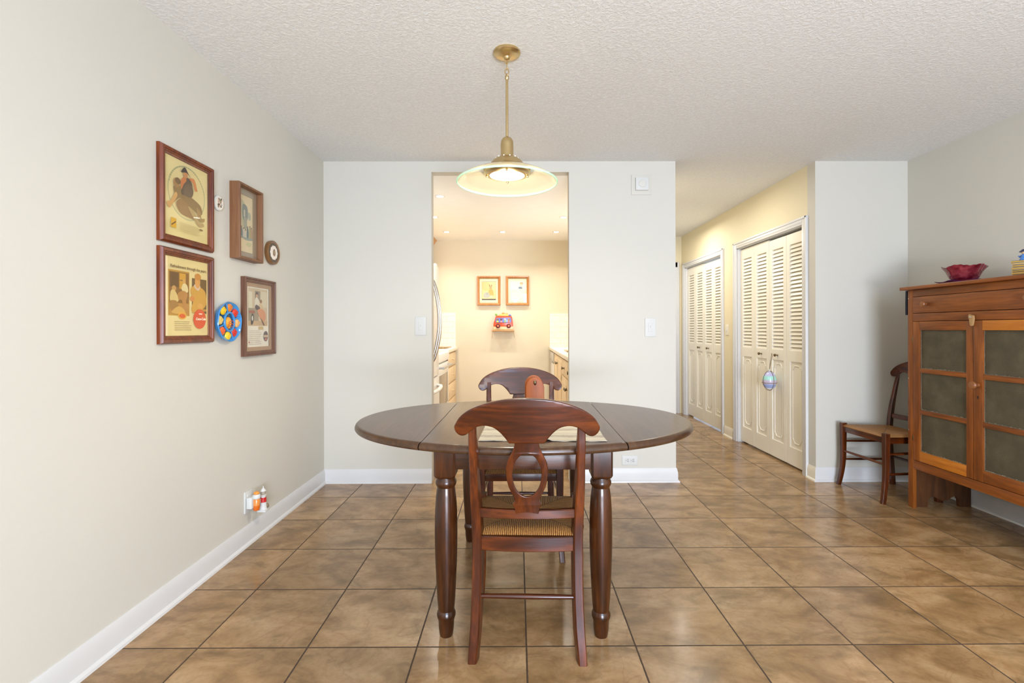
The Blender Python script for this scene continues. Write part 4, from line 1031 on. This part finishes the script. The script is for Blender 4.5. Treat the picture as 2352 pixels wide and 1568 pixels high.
# small plaques on the left wall
t = thing('wall_plaque', 'small round white plaque with painted figures beside the upper left picture', 'plaque', (XL, Wd(2.392), 1.781), LW)
MB().lathe([(0.001, -0.012), (0.030, -0.012), (0.0365, -0.009), (0.0375, -0.004), (0.036, 0.0)], 0, 0, 36, 'y', 0).obj('plaque_body', M_plate, t)
p = Print(0.062, 0.066, (226, 220, 206), True)
rnd = random.Random(4)
for i in range(22):
    p.ell(0.5+rnd.uniform(-0.22, 0.22), 0.5+rnd.uniform(-0.30, 0.30), rnd.uniform(0.05, 0.13), rnd.uniform(0.04, 0.10), rnd.choice([(92, 60, 38), (60, 50, 34), (206, 160, 136), (150, 150, 100), (120, 110, 84), (214, 180, 160)]), 10, rnd.uniform(0, 3))
p.obj('painted_figures', t, -0.0125)
t = thing('wall_plaque', 'round brown wooden plaque with a white ring, right of the upper pictures', 'plaque', (XL, Wd(2.905), 1.619), LW)
MB().lathe([(0.001, -0.020), (0.058, -0.020), (0.066, -0.024), (0.071, -0.020), (0.072, -0.010), (0.070, 0.0)], 0, 0, 48, 'y', 0).obj('plaque_body', plain('plaque_wood', srgb(122, 84, 44), 0.35, coat=0.3), t)
MB().lathe([(0.001, -0.0212), (0.057, -0.0212), (0.057, -0.020)], 0, 0, 40, 'y', 0).obj('dark_ring', plain('plaque_dark', srgb(92, 78, 60), 0.6), t)
MB().lathe([(0.001, -0.0226), (0.040, -0.0226), (0.042, -0.0212)], 0, 0, 40, 'y', 0, wob=lambda a, r, h: 1+0.05*math.cos(10*a)).obj('white_disc', plain('plaque_cream', srgb(232, 222, 208), 0.5), t)
p = Print(0.040, 0.048, (214, 200, 180), True); p.ell(0.5, 0.45, 0.34, 0.36, (120, 96, 70)); p.ell(0.5, 0.5, 0.2, 0.3, (172, 146, 112)); p.ell(0.5, 0.82, 0.14, 0.12, (96, 76, 56)); p.ell(0.3, 0.3, 0.12, 0.08, (80, 62, 46)); p.obj('centre_motif', t, -0.0228)
# blue ceramic dish with fruit segments
t = thing('ceramic_wall_dish', 'round blue ceramic wall dish with orange, yellow and red segments', 'wall dish', (XL, Wd(2.445), 1.202), LW)
Mb = plain('blue_glaze', srgb(66, 138, 196), 0.15)
MB().lathe([(0.001, -0.008), (0.060, -0.008), (0.094, -0.030), (0.098, -0.034), (0.100, -0.030), (0.090, -0.010), (0.066, 0.0)], 0, 0, 56, 'y', 0, wob=lambda a, r, h: 1+(0.015*math.sin(8*a) if r > 0.08 else 0)).obj('dish', Mb, t)
b = MB(); b.tube([(0.041*math.cos(a), -0.027, 0.046*math.sin(a)) for a in [2*PI*i/32 for i in range(33)]], 0.006, 8, False); b.obj('inner_ring', Mb, t)
segc = [(214, 60, 44), (226, 130, 46), (232, 190, 40), (226, 196, 110), (226, 100, 50), (234, 196, 50), (206, 52, 46), (228, 176, 110)]
n = 8
for i in range(n):
    a = 2*PI*i/n+0.30
    if i % 2 == 0:
        MB().tube([(0.046*math.cos(a), -0.026, 0.050*math.sin(a)), (0.094*math.cos(a), -0.030, 0.094*math.sin(a))], 0.0035, 6).obj('divider', Mb, t)
    am = a+PI/n
    c = segc[i]
    m = plain('glaze_%d_%d_%d' % c, srgb(*c), 0.2)
    MB().ball((0.071*math.cos(am), -0.022, 0.071*math.sin(am)), 0.0225, 1.0, 0.45, 1.0, 16).tube([(0.071*math.cos(am)+0.012*math.cos(q)*(1-q/16), -0.0325, 0.071*math.sin(am)+0.012*math.sin(q)*(1-q/16)) for q in [j*0.5 for j in range(22)]], 0.0012, 5).obj('fruit_relief', m, t)
MB().ball((0.0, -0.020, -0.006), 0.030, 0.85, 0.4, 1.05, 18).obj('pear_relief', plain('glaze_amber', srgb(226, 158, 52), 0.2), t)
b = MB()
for q in range(3): b.tube([(-0.024+q*0.006+0.046*i/10, -0.0315-0.001*math.sin(PI*i/10), -0.03+q*0.012+0.012*math.sin(PI*i/10)) for i in range(11)], 0.0016, 6)
b.obj('relief_lines', plain('glaze_rust', srgb(200, 84, 34), 0.2), t)
MB().ball((0.002, -0.020, 0.034), 0.010, 1.3, 0.4, 0.6, 12).obj('dark_spot', plain('glaze_slate', srgb(86, 92, 84), 0.3), t)

# kitchen back wall pictures
def kpic(label, x, pr):
    return picture(label, (x, KY, 1.678), 0, 0.3135, 0.392, 0.034, 0.045, 'ogee', M_framek, 0.026, (222, 232, 204), pr)
p = Print(0.205, 0.285, (244, 240, 224)); p.rect(0.04, 0.06, 0.96, 0.94, (90, 84, 80)); p.rect(0.05, 0.12, 0.95, 0.93, (232, 216, 160)); p.blob([(0.1, 0.9), (0.5, 0.88), (0.6, 0.6), (0.3, 0.5), (0.08, 0.6)], (226, 206, 140))
p.blob([(0.44, 0.34), (0.50, 0.52), (0.62, 0.60), (0.76, 0.52), (0.80, 0.30), (0.60, 0.26)], (222, 186, 110)); p.ell(0.62, 0.64, 0.09, 0.06, (206, 168, 110)); p.ell(0.56, 0.74, 0.03, 0.06, (150, 110, 70), rot=0.3); p.ell(0.68, 0.74, 0.03, 0.06, (170, 126, 80), rot=-0.3)
p.blob([(0.16, 0.20), (0.18, 0.36), (0.34, 0.44), (0.52, 0.38), (0.56, 0.22), (0.36, 0.16)], (196, 196, 190)); p.ell(0.40, 0.36, 0.07, 0.05, (176, 178, 176)); p.blob([(0.5, 0.2), (0.66, 0.30), (0.78, 0.22), (0.7, 0.16)], (226, 214, 190))
kpic('oak framed drawing of a seated animal, left of the kitchen pair', 0.787, p)
p = Print(0.205, 0.285, (242, 238, 226)); p.ell(0.76, 0.84, 0.11, 0.06, (196, 164, 116)); p.ell(0.74, 0.80, 0.07, 0.045, (226, 196, 160)); p.blob([(0.52, 0.62), (0.60, 0.74), (0.80, 0.76), (0.88, 0.66), (0.84, 0.56), (0.60, 0.57)], (228, 218, 200)); p.blob([(0.56, 0.62), (0.60, 0.68), (0.78, 0.68), (0.80, 0.60), (0.66, 0.59)], (108, 130, 156)); p.ell(0.38, 0.76, 0.06, 0.05, (230, 212, 206)); p.ell(0.38, 0.765, 0.04, 0.035, (242, 238, 226))
p.poly([(0.1, 0.51), (0.3, 0.53), (0.3, 0.54), (0.1, 0.52)], (206, 178, 172)); p.poly([(0.14, 0.44), (0.5, 0.47), (0.5, 0.475), (0.14, 0.45)], (196, 180, 176)); p.poly([(0.16, 0.14), (0.46, 0.15), (0.46, 0.165), (0.16, 0.15)], (214, 160, 150)); p.rect(0.5, 0.10, 0.8, 0.106, (206, 200, 190))
kpic('oak framed sketch of a child on white paper, right of the kitchen pair', 1.171, p)

# ceramic bus plaque and its shelf
SXc, SZ = 0.977, 1.152
t = thing('wall_shelf', 'narrow wooden display shelf under the two kitchen pictures', 'shelf', (SXc, KY, SZ))
MB().box(-0.148, 0.152, -0.115, -0.001, -0.012, 0.0, 0.003).obj('shelf_board', wood('shelf_wood', srgb(190, 120, 66), srgb(214, 148, 88), srgb(226, 168, 108), 'x', 0.4), t)
b = MB(); out = [(-0.135, -0.012), (0.140, -0.012), (0.140, -0.022)]+[(0.14-0.275*i/16, -0.030-0.010*math.sin(i/16*2*PI)) for i in range(17)]+[(-0.135, -0.02)]
b.prism(out, 'y', -0.014, -0.002); b.obj('scalloped_apron', plain('shelf_cream', srgb(222, 196, 150), 0.5), t)
for sx, dx in ((-0.140, -0.004), (0.142, 0.014)):
    MB().tube([(sx, -0.10, -0.01), (sx+dx*0.5, -0.08, -0.06), (sx+dx, -0.05, -0.105)], 0.0022, 6).obj('cord_end', plain('cord_beige', srgb(196, 172, 132), 0.8), t)
t = thing('ceramic_bus', 'colourful red ceramic bus with animals at its windows on the kitchen shelf', 'ornament', (SXc, KY-0.055, SZ))
o = [(-0.125, 0.045), (-0.127, 0.075), (-0.120, 0.105), (-0.110, 0.130), (-0.100, 0.165), (-0.096, 0.182), (-0.080, 0.190), (0.112, 0.184), (0.122, 0.170), (0.128, 0.120), (0.134, 0.080), (0.132, 0.045)]
MB().outline(o, [], 0.045, 0.007).obj('bus_body', plain('bus_red', srgb(214, 84, 48), 0.2), t)
MB().outline([(-0.127, 0.003), (0.134, 0.003), (0.134, 0.05), (-0.127, 0.05)], [], 0.040, 0.004).obj('road_base', plain('bus_base', srgb(206, 188, 142), 0.3), t)
MB().outline([(-0.088, 0.160), (-0.100, 0.120), (-0.092, 0.098), (0.105, 0.098), (0.112, 0.125), (0.105, 0.165)], [], 0.006, 0.002).obj('window_band', plain('bus_blue', srgb(110, 124, 196), 0.2), t, (0, -0.024, 0))
cols = [(206, 212, 88), (226, 150, 150), (150, 196, 130), (232, 120, 110)]
hd = [(150, 110, 70), (110, 76, 60), (214, 210, 206), (190, 140, 80)]
for i in range(4):
    x = -0.072+i*0.050
    q = MB().ball((x, -0.026, 0.112), 0.017, 0.9, 0.4, 0.85, 12).obj('passenger', plain('shirt_%d' % i, srgb(*cols[i]), 0.3), t)
    b = MB(); b.ball((x, -0.028, 0.138), 0.013, 1, 0.5, 0.9, 12); b.ball((x-0.010, -0.028, 0.150), 0.005, seg=8); b.ball((x+0.010, -0.028, 0.150), 0.005, seg=8)
    b.obj('head', plain('fur_%d' % i, srgb(*hd[i]), 0.4), q)
for x in (-0.066, 0.076):
    w_ = MB().lathe([(0.001, -0.034), (0.020, -0.034), (0.029, -0.030), (0.030, -0.020)], x, 0, 24, 'y', 0.054).obj('wheel', plain('tyre_maroon', srgb(92, 28, 24), 0.3), t)
    MB().lathe([(0.001, -0.038), (0.010, -0.038), (0.014, -0.034)], x, 0, 18, 'y', 0.054).obj('hubcap', plain('hub_orange', srgb(226, 110, 70), 0.3), w_)
MB().outline([(-0.060, 0.188), (0.075, 0.186), (0.070, 0.205), (0.02, 0.214), (-0.05, 0.206)], [], 0.030, 0.005).obj('luggage', plain('luggage_yellow', srgb(226, 196, 96), 0.3), t)
b = MB(); b.ball((-0.090, 0, 0.205), 0.016, 1, 0.6, 1, 12); b.obj('green_parcel', plain('parcel_green', srgb(130, 176, 80), 0.3), t)
b = MB(); b.ball((0.006, 0, 0.222), 0.018, 1.1, 0.5, 0.7, 12); b.ball((0.045, 0, 0.214), 0.014, 1.4, 0.5, 0.8, 12); b.obj('orange_parcel', plain('parcel_orange', srgb(226, 150, 90), 0.3), t)
MB().ball((0.092, 0, 0.195), 0.018, 1.0, 0.6, 0.8, 12).obj('blue_parcel', plain('parcel_blue', srgb(110, 120, 180), 0.3), t)

# glass float hanging on the closet knob
hy_ = D1[0]+0.013+(D1[1]-D1[0]-0.026)*1.5/4
kx = HX+0.0
t = thing('glass_float', 'pastel striped egg-shaped float in a cord net hanging from the closet knob', 'ornament', (HX-0.045, hy_, 0.925))
k = N('pastel_bands'); sp = k.t.nodes.new('ShaderNodeSeparateXYZ'); k.t.links.new(k.coord(), sp.inputs[0])
f = k.math('MULTIPLY_ADD', sp.outputs[2], 5.0, 1.62)
nd = k.t.nodes.new('ShaderNodeValToRGB'); k.t.links.new(f, nd.inputs[0]); nd.color_ramp.interpolation = 'CONSTANT'
e = nd.color_ramp.elements; st = [(0.0, srgb(226, 228, 230)), (0.20, srgb(150, 168, 212)), (0.36, srgb(196, 184, 206)), (0.55, srgb(164, 220, 206)), (0.72, srgb(186, 186, 220)), (0.9, srgb(206, 206, 226))]
while len(e) < len(st): e.new(0.5)
for i, (a, c) in enumerate(st): e[i].position = a; e[i].color = c
k.base(nd.outputs[0], 0.12, coat=0.5)
CZ_ = -0.222
b = MB(); b.ball((0, 0, CZ_), 0.0585, 1, 1, 1.42, 32); fl = b.obj('float_body', k.m, t)
Mc = plain('jute_cord', srgb(128, 108, 84), 0.9)
b = MB()
for a0 in (0.15, 0.15+PI/2):
    pts = [(0.061*math.cos(q)*math.cos(a0), 0.061*math.cos(q)*math.sin(a0), CZ_+0.0865*math.sin(q)) for q in [2*PI*i/40 for i in range(41)]]
    b.tube(pts, 0.0022, 6, False)
pts = [(0.0595*math.cos(q), 0.0595*math.sin(q), CZ_-0.018) for q in [2*PI*i/36 for i in range(37)]]; b.tube(pts, 0.0024, 6, False)
b.obj('cord_net', Mc, t)
b = MB(); b.tube([(0.0, 0, CZ_+0.085), (0.012, -0.003, -0.06), (0.022, -0.007, -0.006), (0.022, 0.0, 0.018), (0.022, 0.009, -0.004), (0.010, 0.004, -0.06), (0, 0, CZ_+0.088)], 0.0022, 6); b.obj('hanging_loop', Mc, t)
MB().lathe([(0.001, 0.006), (0.006, 0.004), (0.008, -0.006), (0.006, -0.014), (0.012, -0.018)], 0, 0, 14, 'z', CZ_+0.094).obj('stopper', M_plate, t)

# ------------------------------------------------------------------ pie safe cabinet on the right
SFX = 3.7245; SY0, SY1 = Wd(2.265), Wd(3.178)
t = thing('pie_safe', 'old orange pine cupboard with dark screened doors against the right wall', 'cabinet', (SFX, (SY0+SY1)/2, 0))
oy_ = -(SY0+SY1)/2
def S(b): return b.xf(Matrix.Translation((-SFX, oy_, 0)))
BK = XR-0.030
# end boards with scalloped feet
def endboard(y0, y1):
    pts = [(SFX+0.022, 0.0), (SFX+0.022, 1.408), (BK, 1.408), (BK, 0.0), (BK-0.075, 0.0)]
    c0, c1 = BK-0.075, SFX+0.11
    cut = [(c0-0.004, 0.045), (c0-0.015, 0.062), (c0-0.035, 0.070), (c0-0.055, 0.060), (c0-0.075, 0.046), (c0-0.10, 0.040), ((c0+c1)/2, 0.038), (c1+0.08, 0.046), (c1+0.055, 0.060), (c1+0.035, 0.070), (c1+0.015, 0.062), (c1+0.004, 0.045)]
    pts += cut+[(c1, 0.0)]
    return S(MB().prism(pts, 'y', y0, y1))
endboard(SY1-0.022, SY1).obj('end_board', M_safed, t)
endboard(SY0, SY0+0.022).obj('end_board', M_safed, t)
S(MB().box(SFX+0.022, BK, SY0+0.022, SY1-0.022, 0.27, 0.29)).obj('bottom_shelf', M_safed, t)
S(MB().box(BK-0.012, BK, SY0+0.022, SY1-0.022, 0.27, 1.405)).obj('back_panel', M_safed, t)
for z in (0.63, 0.89, 1.235): S(MB().box(SFX+0.03, BK-0.012, SY0+0.022, SY1-0.022, z-0.010, z+0.008)).obj('inner_shelf', M_safed, t)
for a, c in ((SY1-0.040, SY1), (SY0, SY0+0.040)):
    S(MB().box(SFX, SFX+0.022, a, c, 0.0, 1.408, 0.0015)).obj('corner_post', M_safe['z'], t)
for a, c in ((0.258, 0.312), (1.2075, 1.256), (1.3650, 1.408)):
    S(MB().box(SFX+0.001, SFX+0.022, SY0+0.040, SY1-0.040, a, c, 0.001)).obj('front_rail', M_safe['y'], t)
S(MB().box(SFX-0.036, BK+0.004, SY0-0.028, SY1+0.026, 1.409, 1.4300, 0.005, 3)).obj('top_board', M_safe['y'], t)
# drawer
dw = S(MB().box(SFX-0.003, SFX+0.018, SY0+0.043, SY1-0.043, 1.259, 1.362, 0.002)).obj('drawer', M_safe['y'], t)
def wknob(b, y, z, r=1.0): return b.lathe([(0.010*r, 0.001), (0.009*r, -0.008*r), (0.011*r, -0.014*r), (0.018*r, -0.020*r), (0.020*r, -0.027*r), (0.017*r, -0.034*r), (0.001, -0.036*r)], SFX-0.002, y, 24, 'x', z)
for y in (Wd(3.033), Wd(2.41)): S(wknob(MB(), y, 1.313, 0.85)).obj('knob', plain('knob_brown', srgb(134, 82, 44), 0.35, coat=0.3), dw)
# screened doors
k = N('dusty_wire_screen'); v = k.coord()
n1 = k.noise(v, 7, 4, 0.6); n2 = k.noise(k.mapping(v, (1, 260, 260)), 1.0, 1); n3 = k.noise(v, 34, 4, 0.7)
cc = k.ramp(k.math('MULTIPLY_ADD', n2, 0.35, k.math('MULTIPLY', n1, 0.65)), [(0.35, srgb(66, 60, 44)), (0.55, srgb(84, 76, 58)), (0.75, srgb(104, 96, 76))])
k.base(cc, 0.6, spec=0.3); k.bump(n2, 0.3, 0.002); M_screen = k.m
M_dust = plain('screen_dust', srgb(120, 116, 98), 0.8, vary=0.3)
PZ = [(1.150, 0.9075), (0.8795, 0.6445), (0.6165, 0.3790)]
def safe_door(y0, y1, s0, s1, light):
    """y0<y1 door extents, s0/s1 stile widths at y0/y1"""
    d = bpy.data.objects.new('door', None); C.objects.link(d); d.parent = t
    mz, my = (M_safe['z'], M_safe['y'])
    x0, x1 = SFX-0.001, SFX+0.021
    S(MB().box(x0, x1, y0, y0+s0, 0.315, 1.2045, 0.0015)).obj('stile', mz, d)
    S(MB().box(x0, x1, y1-s1, y1, 0.315, 1.2045, 0.0015)).obj('stile', mz, d)
    S(MB().box(x0+0.0005, x1, y0+s0, y1-s1, PZ[0][0], 1.2045, 0.001)).obj('rail', M_safel if light == 'top' else my, d)
    S(MB().box(x0+0.0005, x1, y0+s0, y1-s1, 0.315, PZ[2][1], 0.001)).obj('rail', M_safel if light == 'bottom' else my, d)
    for a, c in ((PZ[1][0], PZ[0][1]), (PZ[2][0], PZ[1][1])):
        S(MB().box(x0+0.0015, x1, y0+s0, y1-s1, a, c, 0.001)).obj('rail', my, d)
    for zt, zb in PZ:
        pn = S(MB().box(x0+0.012, x0+0.015, y0+s0, y1-s1, zb, zt)).obj('screen_panel', M_screen, d)
        b = MB(); rr = random.Random(int(zt*100)+int(y0*10))
        n = 60; ya, yb_ = y0+s0, y1-s1
        inner = [(yb_-rr.choice((0.0012, 0.002, 0.0035)), zt-(zt-zb)*i/n) for i in range(n)]
        inner += [(yb_-0.002-(yb_-ya-0.002)*i/n, zb+rr.choice((0.001, 0.002, 0.003, 0.006))) for i in range(n+1)]
        b.prism([(yb_, zt)]+inner+[(ya, zb), (yb_, zb)], 'x', x0+0.0108, x0+0.0121)
        S(b).obj('screen_hem', M_dust, d, smooth=0)
    return d
ym = (SY0+SY1)/2
dA = safe_door(ym+0.0015, SY1-0.0415, 0.040, 0.050, 'bottom')
dB = safe_door(SY0+0.0415, ym-0.0015, 0.050, 0.054, 'top')
S(wknob(MB(), ym-0.030, 0.846, 1.1)).obj('knob', plain('knob_brown', srgb(134, 82, 44), 0.35), dB)
b = MB(); b.lathe([(0.001, -0.002), (0.004, -0.002), (0.004, 0.001)], SFX-0.001, ym-0.030, 10, 'x', 0.781); b.box(SFX-0.003, SFX, ym-0.032, ym-0.028, 0.768, 0.780); S(b).obj('keyhole', M_dark, dB)
for z in (1.092, 0.455):
    b = MB(); b.box(SFX-0.003, SFX, SY1-0.044, SY1-0.038, z-0.016, z+0.016, 0.001); S(b).obj('hinge', M_bronze, dA)
# turn latch
b = MB(); b.prism([(ym-0.012+0.0, 1.232), (ym+0.010, 1.240), (ym+0.016, 1.228), (ym+0.010, 1.212), (ym+0.004, 1.178), (ym-0.002, 1.174), (ym-0.008, 1.180), (ym-0.014, 1.214)], 'x', SFX-0.014, SFX-0.002)
b.xf(Matrix.Identity(4)); S(b).obj('turn_latch', plain('latch_wood', srgb(166, 130, 84), 0.45), t)
S(MB().lathe([(0.001, -0.018), (0.005, -0.017), (0.006, -0.013)], SFX, ym+0.002, 12, 'x', 1.224)).obj('latch_screw', M_steel, t)
b = MB()
for z in (1.355, 0.836, 0.50): b.box(SFX-0.001, SFX+0.001, SY1-0.008, SY1-0.003, z-0.003, z+0.003)
S(b).obj('nail', M_steel, t)
# dark cloth folded over a rod at the far end
b = MB(); secs = []
pts2 = []
n = 14
b_out = [(x, SY1+0.0235+0.004*math.sin((x-3.7)*70)) for x in [SFX+0.005+0.30*i/n for i in range(n+1)]]
b_in = [(x, y-0.014) for x, y in reversed(b_out)]
ringp = b_out+b_in
b.loft([[(x, y, 1.252+0.004*math.sin(x*50)) for x, y in ringp], [(x, y*1.0+0.0005, 1.33) for x, y in ringp], [(x, y-0.002, 1.407) for x, y in ringp]])
tag(b.obj('hanging_cloth', plain('navy_cloth', srgb(22, 26, 40), 0.9)), 'dark navy cloth hanging behind the far end of the old pine cupboard', 'cloth')

# ruffled red glass bowl on its plate
BX, BY, BZ = 3.93, Wd(3.0), 1.4303
Mr = N('ruby_glass'); Mr.base(Mr.ramp(Mr.noise(Mr.coord(), 26, 3), [(0.35, srgb(120, 18, 34)), (0.65, srgb(176, 70, 78))]), 0.12, coat=0.8); Mr.bump(Mr.noise(Mr.coord(), 60, 2), 0.6, 0.01); Mr.b.inputs['Transmission Weight'].default_value = 0.15; Mr = Mr.m
def ruf(amp, n, ph=0):
    return lambda a, r, h: 1+amp*(r/0.12)**2*math.cos(n*a+ph)
b = MB(); b.lathe([(0.001, 0.004), (0.060, 0.004), (0.105, 0.008), (0.135, 0.017), (0.1355, 0.020), (0.105, 0.0115), (0.060, 0.0075), (0.001, 0.0075)], 0, 0, 96, wob=ruf(0.05, 7))
b.lathe([(0.05, 0.0), (0.052, 0.004)], 0, 0, 40)
for v_ in b.b.verts:
    r = math.hypot(v_.co.x, v_.co.y); a = math.atan2(v_.co.y, v_.co.x)
    v_.co.z += max(0, (r-0.09)/0.05)*0.004*math.cos(7*a+0.6)
k = N('violet_glass'); k.base(srgb(112, 40, 110), 0.06, coat=0.6); k.b.inputs['Transmission Weight'].default_value = 0.3
tag(b.obj('glass_plate', k.m, None, (BX, BY, BZ), smooth=80), 'purple and red glass plate with a ruffled rim under the red bowl', 'plate')
b = MB(); b.lathe([(0.001, 0.0), (0.045, 0.0), (0.058, 0.004), (0.070, 0.022), (0.080, 0.045), (0.090, 0.066), (0.101, 0.082), (0.110, 0.092), (0.113, 0.0915), (0.104, 0.079), (0.093, 0.062), (0.083, 0.041), (0.073, 0.019), (0.060, 0.009), (0.001, 0.006)], 0, 0, 160)
for v_ in b.b.verts:
    r = math.hypot(v_.co.x, v_.co.y); a = math.atan2(v_.co.y, v_.co.x)
    s_ = max(0, (r-0.05)/0.075)
    v_.co.z += s_**1.5*(0.007*math.cos(5*a+0.7)+0.002*math.cos(23*a)+0.003*math.cos(3*a))
    k_ = 0.95+s_*(0.05*math.cos(5*a+2.2))+s_*0.012*math.cos(20*a)+0.012*math.sin(9*a+v_.co.z*160)*s_; v_.co.x *= k_; v_.co.y *= k_
tag(b.obj('glass_bowl', Mr, None, (BX, BY, BZ+0.0205), smooth=80), 'ruffled ruby red glass bowl on top of the old pine cupboard', 'bowl')
# figurine: small figure in blue sitting on a pile of gilt-edged books
t = thing('figurine', 'small figurine in a blue hat on a stack of gold-edged books at the right edge', 'figurine', (3.955, Wd(2.665), BZ), math.radians(20))
zc = 0.0
bc = [(206, 202, 190), (70, 48, 30), (206, 170, 110), (60, 52, 50), (214, 206, 190), (64, 50, 62), (196, 200, 196), (52, 62, 56)]
rr = random.Random(2)
for i, h_ in enumerate((0.010, 0.016, 0.013, 0.011, 0.016, 0.013, 0.011, 0.012)):
    dx, dy = rr.uniform(-0.004, 0.004), rr.uniform(-0.004, 0.004)
    bk = MB().box(-0.040+dx, 0.046+dx, -0.034+dy, 0.034+dy, zc, zc+h_, 0.002).obj('book_cover', plain('cover_%d' % i, srgb(*bc[i]), 0.4), t)
    MB().box(-0.0425+dx, 0.044+dx, -0.0355+dy, 0.0355+dy, zc+0.0025, zc+h_-0.0025).obj('gilt_pages', plain('gilt_pages', srgb(206, 166, 84), 0.4), bk)
    zc += h_
MB().lathe([(0.012, 0.0), (0.021, 0.0), (0.018, 0.010), (0.013, 0.024), (0.010, 0.034), (0.004, 0.038)], 0, 0, 20, 'z', zc).obj('blue_dress', plain('figurine_blue', srgb(74, 128, 200), 0.25), t)
b = MB()
for s_ in (-1, 1): b.tube([(0, s_*0.008, zc+0.030), (0, s_*0.020, zc+0.022), (0.004, s_*0.026, zc+0.028)], [0.005, 0.0045, 0.003], 8)
b.obj('arms', plain('figurine_blue', srgb(74, 128, 200), 0.25), t)
MB().ball((0, 0, zc+0.046), 0.0115, seg=14).obj('head', plain('figurine_skin', srgb(226, 186, 140), 0.4), t)
MB().lathe([(0.022, 0.0), (0.021, 0.004), (0.013, 0.010), (0.010, 0.014), (0.001, 0.016)], 0.003, 0, 20, 'z', zc+0.048).obj('hat', plain('figurine_navy', srgb(34, 44, 76), 0.3), t)
